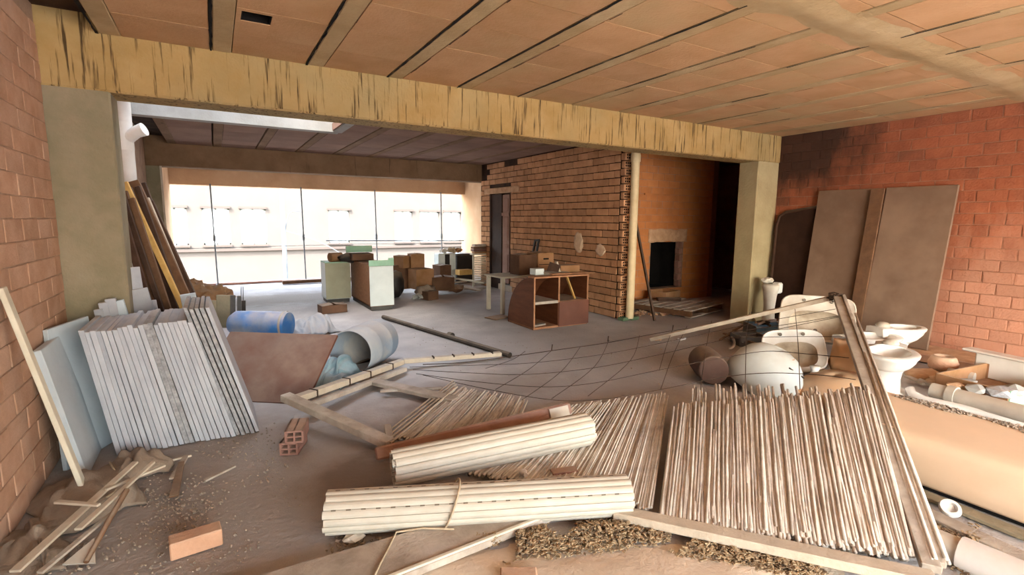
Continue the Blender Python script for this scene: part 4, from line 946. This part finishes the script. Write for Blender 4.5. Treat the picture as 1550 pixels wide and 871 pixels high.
tag(MB().tube(hs_, .016, 7).build('hose', M['pvc_grey'], smooth=True), 'tangled pale hose beside the grey box', 'hose')
for k, (a, b_) in enumerate((((1095, 505), (1150, 522)), ((1090, 515), (1125, 492)), ((1110, 500), (1165, 515)))):
    o = MB().bar(gp(*a, .05), gp(*b_, .08), .03, .02).build('short_lath', M['wood_brown'], bevel=.002); tag(o, ['dark short lath crossing the hose', 'short lath nearest the iron mesh', 'short lath under the blue crate'][k], 'lath', 'laths by the hose')
# clay pot behind the front toilet
o = MB().lathe([(.001, 0), (.09, 0), (.15, .08), (.16, .15), (.13, .22), (.10, .24), (.09, .22), (.001, .10)], Matrix.Translation((6.45, 2.12, 0)) @ Matrix.Scale(.8, 4), 22).build('clay_pot', M['terracotta'], smooth=True); tag(o, 'round clay pot behind the front toilet', 'pot')
# overturned peach bathtub
tb = T('bathtub', 'overturned peach bathtub with dusty top', 'bathtub', (3.85, .9, 0))
y0, y1 = -.15, 1.95
def tub_ring(s, z, r_):
    out = []; a = .40*s; b_ = 1.02*s if s > .9 else 1.02-(1-s)*.5
    for k in range(48):
        t = 2*math.pi*k/48; ct_, st_ = math.cos(t), math.sin(t); p = r_
        out.append(V((3.87+a*math.copysign(abs(ct_)**(2/p), ct_), .92+b_*math.copysign(abs(st_)**(2/p), st_), z)))
    return out
MB().loft([tub_ring(.94, .025, 9), tub_ring(.985, .045, 9), tub_ring(1.0, .12, 9), tub_ring(1.0, .20, 9), tub_ring(.985, .26, 9), tub_ring(.955, .295, 9), tub_ring(.90, .312, 8), tub_ring(.7, .318, 7), tub_ring(.3, .32, 5)]).build('shell', M['peach'], tb, smooth=True)
MB().loft([tub_ring(.90, .0, 9), tub_ring(.92, .03, 9)]).build('rim_shadow_gap', M['black'], tb)  # black ring painted in for the shade under the rim
gt = MB()
for k in range(900):
    y = rnd(.4, 1.6); x = 4.16+rnd(-.1, .08)*(.5+noise.noise(V((y*4, 0, 0)))); s = rnd(.004, .014); gt.box((x, y, .322), (s, s*1.4, s*.6), (rnd(0, 1), rnd(0, 1), rnd(0, 3)))
tag(gt.build('plaster_crumbs', M['grit'], recalc=False), 'plaster crumbs along the far edge of the bathtub', 'crumbs', kind='stuff')
# pipes and rubbish behind the tub
def gpl(px, py, z=.0): return gp(px, py, z)
o = MB().tube([gpl(1377, 588, .10), gpl(1381, 597, .06), gpl(1400, 606, .05), gpl(1440, 615, .05), gpl(1500, 628, .05), gpl(1600, 652, .05)], .035, 10).build('white_hose', M['pvc'], smooth=True); tag(o, 'thin white bent pipe behind the peach bathtub', 'pipe')
gpp = T('grey_pipe', 'thick grey plastic pipe behind the bathtub', 'pipe', gpl(1480, 612))
a, b_ = gpl(1411, 591, .12), gpl(1620, 645, .12)
MB().tube([a, b_], .066, 16).build('tube', M['pvc_grey'], gpp, smooth=True, autosm=.6)
c = lerp(a, b_, .16); MB().tube([c-(b_-a).normalized()*.02, c+(b_-a).normalized()*.04], .08, 16).build('socket', M['pvc_grey'], gpp, smooth=True, autosm=.6)
o = MB().tube([gpl(1435, 565, .06), gpl(1475, 573, .06)], .055, 12).build('pipe_stub', M['pvc_grey'], smooth=True, autosm=.6); tag(o, 'short grey pipe stub beside the rubble drawer', 'pipe')
dw = T('drawer', 'mint fronted drawer full of broken plaster', 'drawer', (6.1, 1.6, 0))
q0, q1, q2, q3 = gpl(1415, 592), gpl(1524, 622), gpl(1600, 600), gpl(1490, 575)
hh = V((0, 0, .17))
for a, b_, mt in ((q0, q1, 'cardboard'), (q1, q2, 'mint'), (q2, q3, 'cardboard'), (q3, q0, 'cardboard')):
    MB().bar(a+hh/2, b_+hh/2, .02, .17).build('side', M[mt], dw, bevel=.002)
MB().plate([q0+V((0, 0, .02)), q1+V((0, 0, .02)), q2+V((0, 0, .02)), q3+V((0, 0, .02))], .015).build('bottom', M['chipboard'], dw)
c = lerp(q1, q2, .38)+V((-.015, -.02, .09)); MB().bar(c, c+(q2-q1).normalized()*.06+V((0, 0, .01)), .02, .02).build('handle', M['metal_dark'], dw)
for k, (px, py, s, mt) in enumerate(((1463, 578, .09, 'plaster'), (1478, 590, .11, 'plaster'), (1510, 592, .15, 'slab_dirty'), (1535, 592, .12, 'plaster'), (1492, 605, .08, 'plaster'), (1445, 585, .08, 'mortar_pale'))):
    o = MB().blob(gpl(px, py, .14), (s, s*.8, s*.45), k+2, .5, 1).build('plaster_lump', M[mt]); tag(o, ['small square', 'cream block', 'large grey', 'white wedge', 'flat', 'brownish'][k]+' plaster lump in the mint fronted drawer', 'rubble', 'plaster lumps in the drawer')
sk = T('white_trough', 'white enamel trough standing behind the rubble drawer', 'trough', gpl(1520, 575))
a, b_ = gpl(1473, 570), gpl(1600, 602)
MB().bar(a+V((0, 0, .14)), b_+V((0, 0, .14)), .05, .26).build('side', M['ceramic'], sk, bevel=.02)
MB().bar(a+V((.06, .1, .265)), b_+V((.06, .1, .265)), .16, .025).build('rim', M['ceramic'], sk, bevel=.01)
o = MB().tube([xp(1512, 543, 7.1), xp(1528, 545, 7.1)], .03, 8).build('green_bottle', M['green_pad'], smooth=True, autosm=.7); tag(o, 'green bottle lying on the ledge by the wall', 'bottle')
o = MB().blob((7.12, 1.62, .13), (.07, .06, .05), 8, .6, 2).build('dark_clump', M['metal_dark']); tag(o, 'dark clump of wire on the wall ledge', 'scrap')
for k, (a, b_, z0, z1) in enumerate((((1390, 575), (1430, 590), .06, .03), ((1372, 570), (1400, 582), .05, .04), ((1395, 560), (1430, 572), .05, .05))):
    o = MB().bar(gpl(*a, z0), gpl(*b_, z1), .06, .02).build('wood_splinter', M['wood_grey'], bevel=.002); tag(o, ['flat splinter beside the front toilet foot', 'pale splinter at the toilet foot', 'splinter below the clay pot'][k], 'splinter', 'splinters behind the tub')
for k, (px, py, s) in enumerate(((1400, 568, .16), (1430, 578, .14))):
    o = MB().blob(gpl(px, py, .03), (s*1.3, s, .05), k, .4, 2, flat=0).build('plaster_heap', M['mortar_pale'], smooth=True); tag(o, ['low plaster heap behind the front toilet', 'low plaster heap beside the drawer'][k], 'rubble')
# bottom right corner: grey pipe with cracks, boards, cap
bp = T('cracked_pipe', 'large pale pipe lying along the bathtub foot', 'pipe', (3.05, .8, 0))
a, b_ = gp(1372, 802, .06), gp(1600, 900, .06)
MB().tube([a, lerp(a, b_, .42)], .062, 16).build('narrow_end', M['pvc_grey'], bp, smooth=True, autosm=.6)
MB().tube([lerp(a, b_, .40), b_], .075, 16).build('socket', M['pvc'], bp, smooth=True, autosm=.6)
for k, (a, b_, wd, mt) in enumerate((((1368, 760), (1560, 850), .10, 'wood_grey'), ((1372, 738), (1560, 815), .09, 'concrete'))):
    o = MB().bar(gp(*a, .015), gp(*b_, .015), wd, .02).build('flat_board', M[mt], bevel=.003); tag(o, ['flat dusty board beside the large pale pipe', 'flat board right under the bathtub edge'][k], 'board')
o = MB().lathe([(.001, .0), (.045, .0), (.05, .012), (.045, .03), (.03, .03), (.028, .01), (.001, .01)], frame_m(gp(1437, 772, .035), (-.5, -.3, .8), (0, 0, 1)), 18).build('pipe_plug', M['pvc'], smooth=True, autosm=.7); tag(o, 'small white plastic cap at the bathtub foot', 'cap')
# ================================================================== drain pipe, leaning plank, pallet
random.seed(33)
dpip = T('drain_pipe', 'tall cream drainpipe at the end of the brick partition', 'pipe', (5.5, 5.86, 0))
MB().tube([(5.56, 5.80, .03), (5.56, 5.80, 2.52)], .062, 18).build('pipe_body', M['pipe_cream'], dpip, smooth=True, autosm=.6)
MB().tube([(5.56, 5.80, 2.50), (5.555, 5.80, 2.62), (5.50, 5.80, 2.72), (5.40, 5.80, 2.78)], .068, 16).build('elbow', M['pipe_cream'], dpip, smooth=True, autosm=.6)
MB().tube([(5.56, 5.80, 2.44), (5.56, 5.80, 2.54)], .073, 18).build('collar', M['pipe_cream'], dpip, smooth=True, autosm=.6)
pd = T('green_pad', 'green block under the cream drainpipe', 'block', (5.5, 5.85, 0))
for k in range(2): MB().box((5.47+k*.17, 5.83-.02*k, .025), (.16, .12, .05), (0, 0, .1)).build('half', M['green_pad'], pd, bevel=.006)
A, B = gp(991, 486, .01), dp(954, 291, 6.15)
tag(MB().bar(A, B, .075, .03, up=(.8, -.5, 0)).build('plank', M['wood_dark'], bevel=.003), 'dark plank leaning beside the drainpipe', 'plank')
pal = T('pallet', 'wooden pallet lying in front of the black niche', 'pallet', (7.4, 6.0, 0))
P0, P1, P2, P3 = gp(1055, 474, .13), gp(1121, 464, .13), gp(1040, 441, .13), gp(988, 457, .13)
P0 = V((6.45, 5.38, .135)); ux = V((.93, .22, 0)); uy = V((-.14, .99, 0)).normalized(); ux.normalize(); uy = V((-ux.y, ux.x, 0)); Lx, Ly = 1.2, 1.15
# top deck boards run along ux, bearers along uy
for k in range(7):
    t = k/6; a = P0+uy*(t*(Ly-.1)+.05); MB().bar(a, a+ux*Lx, .125, .02).build('deck_board', M['wood_grey'], pal, bevel=.003)
for t in (.04, .5, .96):
    a = P0+ux*(t*Lx)-V((0, 0, .055)); MB().bar(a, a+uy*Ly, .07, .085).build('bearer', M['wood_brown'], pal, bevel=.003)
for t in (.03, .5, .97):
    a = P0+uy*(t*Ly)-V((0, 0, .108)); MB().bar(a, a+ux*Lx, .10, .018).build('bottom_board', M['wood_grey'], pal, bevel=.003)
def at_p(x, y, z=.145): return P0+ux*x+uy*y+V((0, 0, z-.135))
o = MB().bar(at_p(.45, .85, .18), at_p(.80, .60, .17), .09, .06).build('dark_beam_piece', M['wood_dark'], bevel=.004); tag(o, 'dark timber offcut lying on the pallet', 'offcut')
bx = T('low_box', 'low open brown box on the far side of the pallet', 'box', at_p(.9, 1.0))
for (x, y, sx, sy) in ((.9, .8, .5, .02), (.9, 1.15, .5, .02), (.65, .97, .02, .36), (1.15, .97, .02, .36)):
    MB().box(at_p(x, y, .215), (sx, sy, .14), (0, 0, math.atan2(ux.y, ux.x))).build('side', M['cardboard'], bx)
for k, (px, py, s, mt) in enumerate(((1008, 470, .14, 'terracotta'), (1012, 478, .11, 'terracotta'), (970, 466, .09, 'mortar_pale'), (978, 472, .07, 'mortar_pale'), (1022, 462, .10, 'terracotta_dark'))):
    o = MB().box(gp(px, py)+V((0, .1, s*.4)), (s*1.3, s, s*.8), (rnd(-.2, .2), rnd(-.2, .2), rnd(0, 2))).build('brick_lump', M[mt], bevel=.01); tag(o, ['upright', 'front', 'pale', 'small pale', 'dusty'][k]+' brick lump between the leaning plank and pallet', 'brick', 'brick lumps by the pallet')
rb = MB()
for k in range(260):
    p = gp(rnd(955, 1040), rnd(458, 478)); p.y = min(p.y, 6.7); s = rnd(.01, .04); rb.box((p.x, p.y, s*.3), (s, s*1.3, s*.7), (rnd(0, 3), rnd(0, 3), rnd(0, 3)))
tag(rb.build('alcove_rubble', M['mortar_pale'], recalc=False), 'loose plaster rubble at the foot of the alcove', 'rubble', kind='stuff')
o = MB().box(gp(1032, 513, .015), (.12, .05, .03), (0, 0, .1)).build('white_tile_piece', M['ceramic'], bevel=.004); tag(o, 'small white piece on the floor inside the wire mesh', 'tile')
o = MB().blob(gp(995, 514, .015), (.06, .04, .02), 3, .6, 2).build('plaster_clod', M['mortar_pale']); tag(o, 'grey plaster clod beside the small white piece', 'rubble')

# ================================================================== brown cabinet with curved side
cb_ = T('brown_cabinet', 'brown wooden cabinet with curved side and open shelves', 'cabinet', (4.3, 6.25, 0))
x0, x1, yf, yr, h = 3.82, 4.79, 5.90, 6.62, .74
prof = [(yf, 0), (yf, h)] + [(lerp(yf+.05, yr, math.sin(t)), h*(.02+.98*math.cos(t))) for t in [k*math.pi/2/14 for k in range(15)]]
prof[-1] = (yr, 0.0)
def side(x, mt, nm):
    a = [V((x, y, z)) for y, z in prof]; b_ = [V((x+.022, y, z)) for y, z in prof]; n = len(a)
    m_ = MB(); m_.add(a+b_, [tuple(range(n)), tuple(range(2*n-1, n-1, -1))]+[(i, (i+1) % n, (i+1) % n+n, i+n) for i in range(n)])
    return m_.build(nm, M[mt], cb_)
side(x0, 'veneer', 'curved_side'); side(x1-.022, 'veneer', 'curved_side'); side((x0+x1)/2-.06, 'veneer', 'divider')
xm = (x0+x1)/2-.05
MB().sheet(lambda a, b: (lerp(x0, x1, a), prof[2+min(14, int(b*14))][0], prof[2+min(14, int(b*14))][1]), 1, 14).build('curved_back', M['veneer'], cb_, smooth=True, solid=.012)
for nm, (ax0, ax1, z0, z1, ya, yb_), mt in (('top_board', (x0, x1, h-.005, h+.02, yf-.01, yf+.16), 'veneer_edge'), ('base_board', (x0, x1, 0, .03, yf, yr-.03), 'veneer_edge'), ('shelf', (x0+.02, xm, .36, .40, yf, yr-.15), 'wood_grey'), ('shelf', (xm+.02, x1-.02, .36, .385, yf, yr-.15), 'veneer')):
    MB().b2((ax0, ya, z0), (ax1, yb_, z1)).build(nm, M[mt], cb_, bevel=.002)
MB().b2((xm+.0, yf-.018, .015), (x1+.01, yf, .375)).build('front_panel', M['brown_board'], cb_, bevel=.002)
for (a, b_) in ((x0, x0+.024), (xm-.012, xm+.012), (x1-.022, x1)):
    MB().b2((a, yf-.006, 0 if a == x0 else .37), (b_, yf+.002, h)).build('edge_strip', M['veneer_edge'], cb_)
MB().bar((4.48, 6.02, .72), (4.60, 5.97, .39), .035, .02, up=(1, 0, 0)).build('loose_batten', M['wood_yellow'], cb_)
o = MB().box((3.97, 6.0, .045), (.24, .08, .025), (0, 0, .2)).build('small_board', M['wood_grey'], bevel=.003); tag(o, 'small board lying inside the brown cabinet bottom', 'board')
# things on and behind the cabinet
def crate(name, label, c, sz, yaw, mt, slot=False, cat='box', tilt=0):
    t = T(name, label, cat, V(c)-V((0, 0, sz[2]/2))); R = Euler((tilt, 0, yaw)).to_matrix(); c = V(c); x, y, z = sz
    for (dx, dy, sx, sy) in ((0, -y/2, x, .012), (0, y/2, x, .012), (-x/2, 0, .012, y), (x/2, 0, .012, y)):
        MB().box(c+R @ V((dx, dy, 0)), (sx, sy, z), R).build('side', M[mt], t)
    MB().box(c+R @ V((0, 0, -z/2+.006)), (x, y, .012), R).build('bottom', M[mt], t)
    for s_ in (-1, 1): MB().box(c+R @ V((s_*x*.27, -y*.02, z/2+.004)), (x*.44, y*.98, .006), R @ Euler((0, s_*.12, 0)).to_matrix()).build('flap', M[mt], t)
    if slot:
        MB().box(c+R @ V((0, -y/2-.008, z*.22)), (x*.35, .004, z*.08), R).build('hand_slot', M['black'], t)
        MB().box(c+R @ V((0, -y/2-.008, -z*.05)), (x*.9, .004, z*.03), R).build('slot_line', M['black'], t)
    return t
crate('cardboard_box', 'cardboard box with a hand slot behind the brown cabinet', (dp(825, 400, 7.3).x, 7.45, .805), (.33, .32, .36), .05, 'cardboard', True)
crate('cardboard_box', 'dull brown box beside the slotted cardboard box', (dp(798, 400, 7.3).x, 7.42, .795), (.36, .28, .34), .05, 'cardboard_dark')
sb = T('work_table', 'pale board table behind the brown cabinet', 'table', (4.7, 7.4, 0))
MB().box((4.66, 7.45, .61), (1.34, .6, .025), (0, 0, .03)).build('table_top', M['white_strip'], sb, bevel=.003)
for (x, y) in ((4.05, 7.2), (5.22, 7.22), (4.05, 7.7), (5.22, 7.7)): MB().b2((x-.03, y-.03, 0), (x+.03, y+.03, .60)).build('leg', M['white_strip'], sb, bevel=.003)
k = 0
for (c, sz, rot, mt, lab) in (((4.40, 6.20, .775), (.5, .28, .018), (.1, .05, .15), 'wood_grey', 'pale thin board lying on the brown cabinet top'), ((4.36, 6.20, .83), (.17, .02, .17), (.25, .30, -.5), 'wood_dark', 'dark upright board on the brown cabinet'),
                              ((4.46, 6.22, .84), (.03, .05, .20), (.0, -.35, .0), 'wood_pale', 'pale slanting batten on the brown cabinet'), ((4.72, 6.35, .80), (.34, .22, .13), (0, 0, -.1), 'cardboard', 'low brown carton at the cabinet end'),
                              ((4.08, 6.22, .80), (.16, .14, .09), (0, 0, .1), 'white_melamine', 'small white box on the cabinet corner'), ((4.6, 6.05, .765), (.85, .10, .018), (0, .02, .08), 'veneer_edge', 'long worn lath on the cabinet front edge')):
    tag(MB().box(c, sz, rot).build('loose_piece', M[mt], bevel=.003), lab, 'board', 'pieces on the brown cabinet'); k += 1
sx_ = T('chair_back', 'dark narrow chair back against the brick partition', 'chair', (5.2, 8.2, .6))
for x in (0, .1): MB().bar((5.30, 8.35-x*1.2, .55), (5.40, 8.30-x*1.2, 1.18), .04, .03, up=(0, 1, 0)).build('post', M['black_plastic'], sx_)
MB().bar((5.40, 8.31, 1.16), (5.40, 8.17, 1.17), .03, .04).build('top_rail', M['black_plastic'], sx_)
for x in (0, .1): MB().bar((5.18, 8.35-x*1.2, 0), (5.30, 8.35-x*1.2, .56), .04, .03, up=(0, 1, 0)).build('leg', M['black_plastic'], sx_)
o = MB().box((3.82, 6.95, .008), (.35, .25, .012), (0, 0, .3)).build('flat_card', M['cardboard'], bevel=.002); tag(o, 'flat cardboard piece on the floor left of the brown cabinet', 'card')

# ================================================================== white kitchen units in the back room
def unit(label, a, b_, hgt, front, sidem, top_rail):
    t = T('kitchen_unit', label, 'cabinet', ((a[0]+b_[0])/2, (a[1]+b_[1])/2, 0), 'kitchen units in the back room')
    x0, y0 = a; x1, y1 = b_; z0 = .07
    MB().b2((x0+.02, y0+.04, 0), (x1-.02, y1-.02, z0)).build('plinth', M['grey_box'], t)
    MB().b2((x0, y0+.018, z0), (x0+.018, y1, hgt)).build('side_panel', M[sidem], t, bevel=.002)
    MB().b2((x1-.018, y0+.018, z0), (x1, y1, hgt)).build('side_panel', M[sidem], t, bevel=.002)
    MB().b2((x0, y0+.018, z0), (x1, y1, z0+.018)).build('bottom_board', M[sidem], t)
    MB().b2((x0, y1-.012, z0), (x1, y1, hgt)).build('back_board', M['chipboard'], t)
    MB().b2((x0-.004, y0, z0+.01), (x1+.004, y0+.018, hgt)).build('door', M[front], t, bevel=.002)
    if top_rail:
        MB().b2((x0-.012, y0-.012, hgt+.003), (x1+.012, y0+.012, hgt+.10)).build('mint_rail', M['mint'], t, bevel=.004)
        MB().b2((x1-.08, y0-.010, hgt+.1), (x1+.012, y0+.010, hgt+.135)).build('mint_corner', M['mint'], t, bevel=.004)
        MB().b2((x0, y0+.02, hgt-.002), (x1, y1, hgt+.016)).build('worktop', M['chipboard'], t)
    else: MB().b2((x0, y0, hgt), (x1, y1, hgt+.018)).build('worktop', M['mint'], t)
    return t
unit('white fronted kitchen unit with mint rail on top', (2.20, 8.46), (2.60, 9.85), .76, 'white_melamine', 'chipboard', True)
unit('grey-green kitchen unit turned beside the white one', (1.70, 9.62), (2.14, 10.1), .74, 'grey_melamine', 'white_melamine', False)
o = MB().tube([(1.80, 9.72, .84), (2.02, 9.80, .84)], .085, 14).build('paper_roll', M['cardboard'], smooth=True, autosm=.6); tag(o, 'pale cardboard roll on the grey-green unit', 'roll')
o = MB().blob((2.14, 9.62, .83), (.20, .12, .09), 6, .3, 3).build('black_bag', M['black_plastic'], smooth=True); tag(o, 'black plastic bag on the kitchen units', 'bag')
o = MB().b2((2.08, 9.62, .93), (2.56, 9.66, 1.05)).build('mint_board', M['mint'], bevel=.004); tag(o, 'mint green board lying across the kitchen units', 'board')
o = MB().b2((2.12, 9.3, .80), (2.5, 9.7, .92)).build('brown_carton', M['cardboard_dark'], bevel=.005); tag(o, 'flat brown carton under the mint board', 'carton')
crate('cardboard_box', 'small cardboard box on the floor before the grey-green unit', gp(505, 468, .07)+V((0, .1, 0)), (.40, .26, .13), .1, 'cardboard_dark')
# rubbish heap of boxes and bags
heap = [(610, 450, .30, .55, .0, 'black_plastic', 'black bin bag beside the white kitchen unit'), (655, 455, .16, .22, 0, 'sack', 'small dark torn bag at the heap front')]
def dbox(label, px0, px1, pyt, pyb, y, dep, yaw, mt, opn=False):
    a = dp(px0, pyb, y); b_ = dp(px1, pyb, y); c_ = dp((px0+px1)/2, pyt, y); wd = (b_-a).length; ht = c_.z-(a.z+b_.z)/2; zz = max((a.z+b_.z)/2, .0)
    return crate('cardboard_box', label, ((a.x+b_.x)/2, y+dep/2, zz+ht/2), (wd, dep, ht), yaw, mt)
dbox('upright cardboard box in the middle of the rubbish heap', 628, 656, 408, 438, 9.7, .35, .15, 'cardboard')
dbox('cardboard box standing on top of the rubbish heap', 624, 643, 385, 408, 10.0, .3, -.1, 'cardboard')
dbox('cardboard box with open flaps high on the heap', 605, 622, 388, 406, 10.1, .3, .4, 'cardboard')
dbox('brown carton low behind the black bag', 597, 620, 402, 438, 10.2, .3, 0, 'cardboard_dark')
dbox('sagging brown carton at the right of the heap', 660, 690, 420, 440, 9.6, .35, -.3, 'cardboard_dark')
dbox('flat torn carton on the floor before the heap', 644, 662, 443, 456, 9.1, .3, .3, 'cardboard_dark')
dbox('dark carton behind the sagging one', 664, 682, 402, 438, 10.3, .3, .2, 'cardboard_dark')
o = MB().blob((3.0, 9.75, .27), (.21, .2, .30), 4, .25, 3, flat=0).build('bin_bag', M['black_plastic'], smooth=True); tag(o, 'black bin bag beside the white kitchen unit', 'bag')
o = MB().blob((3.52, 9.35, .12), (.20, .16, .13), 9, .5, 3, flat=0).build('bin_bag', M['sack'], smooth=True); tag(o, 'torn dusty bag at the front of the heap', 'bag')
o = MB().blob((3.33, 9.28, .06), (.12, .10, .06), 12, .7, 2, flat=0).build('crumpled_paper', M['plaster']); tag(o, 'crumpled white paper at the foot of the heap', 'paper')
o = MB().blob((4.35, 9.75, .10), (.16, .12, .1), 14, .6, 2, flat=0).build('crumpled_carton', M['cardboard_dark']); tag(o, 'crumpled carton lump at the heap end', 'carton')
# corner by the door: black stove, white basket, books, louvre, planks
bs = T('black_chest', 'black chest in the corner beside the doorway', 'chest', (5.0, 11.3, 0))
a, b_, c_ = dp(692, 425, 11.3), dp(716, 425, 11.3), dp(704, 386, 11.3)
MB().b2((a.x, 11.3, 0), (b_.x, 11.75, c_.z)).build('body', M['black_plastic'], bs, bevel=.02)
MB().b2((a.x-.02, 11.28, c_.z), (b_.x+.02, 11.77, c_.z+.03)).build('lid', M['black_plastic'], bs, bevel=.01)
wbk = T('white_basket', 'white plastic basket of junk beside the black chest', 'basket', (4.5, 11.2, 0))
a, b_, c_ = dp(664, 402, 11.2), dp(690, 402, 11.2), dp(676, 384, 11.2)
MB().b2((a.x, 11.2, 0), (b_.x, 11.5, c_.z)).build('body', M['white_melamine'], wbk, bevel=.02)
MB().b2(((a.x+b_.x)/2-.06, 11.19, .1), ((a.x+b_.x)/2+.06, 11.2, c_.z-.02)).build('dark_stripe', M['black_plastic'], wbk)
for k, (px, py, s) in enumerate(((672, 380, .10), (684, 379, .11), (694, 379, .10))):
    o = MB().blob(dp(px, py, 11.35), (s, s*.7, s*.6), k+1, .6, 2).build('junk_piece', M[['pvc', 'rope', 'cardboard'][k]]); tag(o, ['white junk lump on the white basket', 'ropey junk lump on the white basket', 'brown junk lump on the black chest'][k], 'junk')
lv = T('louvre_panel', 'pale louvred shutter panel standing beside the doorway', 'shutter', (5.5, 10.55, 0))
a, b_, c_ = dp(716, 428, 10.5), dp(740, 428, 10.5), dp(728, 386, 10.5)
x0, x1, zt = a.x, b_.x-.03, c_.z
for x in (x0, x1-.03): MB().b2((x, 10.5, .0), (x+.03, 10.53, zt)).build('stile', M['white_strip'], lv)
z = .06
while z < zt-.05:
    MB().box(((x0+x1)/2, 10.515, z), (x1-x0-.05, .035, .008), (.6, 0, 0)).build('slat', M['white_strip'], lv); z += .042
MB().b2((x0-.02, 10.49, zt), (x1+.02, 10.62, zt+.03)).build('top_rail', M['white_strip'], lv)
for k in range(4):
    o = MB().box(((x0+x1)/2+rnd(-.02, .02), 10.56, zt+.055+k*.055), (x1-x0-.04, .16, .045), (0, 0, rnd(-.08, .08))).build('book', M[['cardboard', 'brown_board', 'cardboard_dark', 'wood_grey'][k]], bevel=.004)
    tag(o, ['bottom book of the pile on the louvred panel', 'second book of the pile on the louvred panel', 'third book of the pile on the louvred panel', 'top book of the pile on the louvred panel'][k], 'book', 'books on the louvred panel')
o = MB().box(dp(702, 412, 10.6)+V((0, 0, 0)), (.34, .2, .12), (0, 0, .1)).build('wooden_drawer', M['wood_yellow'], bevel=.005); tag(o, 'small yellow wooden drawer in front of the black chest', 'drawer')
for k, (a, b_, mt) in enumerate((((690, 422), (735, 428), 'white_strip'), ((688, 432), (725, 440), 'wood_pale'), ((695, 438), (742, 436), 'wood_grey'), ((686, 428), (705, 426), 'wood_pale'))):
    o = MB().bar(gp(*a, .04+.03*(3-k)), gp(*b_, .04+.03*(3-k)), .12, .03).build('floor_plank', M[mt], bevel=.003); tag(o, ['white plank on top of the low pile by the doorway', 'pale short plank at the front of the low pile', 'grey plank nearest the door threshold', 'short stub on the low plank pile'][k], 'plank', 'planks piled by the doorway')
o = MB().bar((1.3, 12.9, .05), (3.2, 12.95, .05), .12, .08).build('floor_timber', M['wood_brown'], bevel=.004); tag(o, 'long timber lying along the far threshold', 'timber')
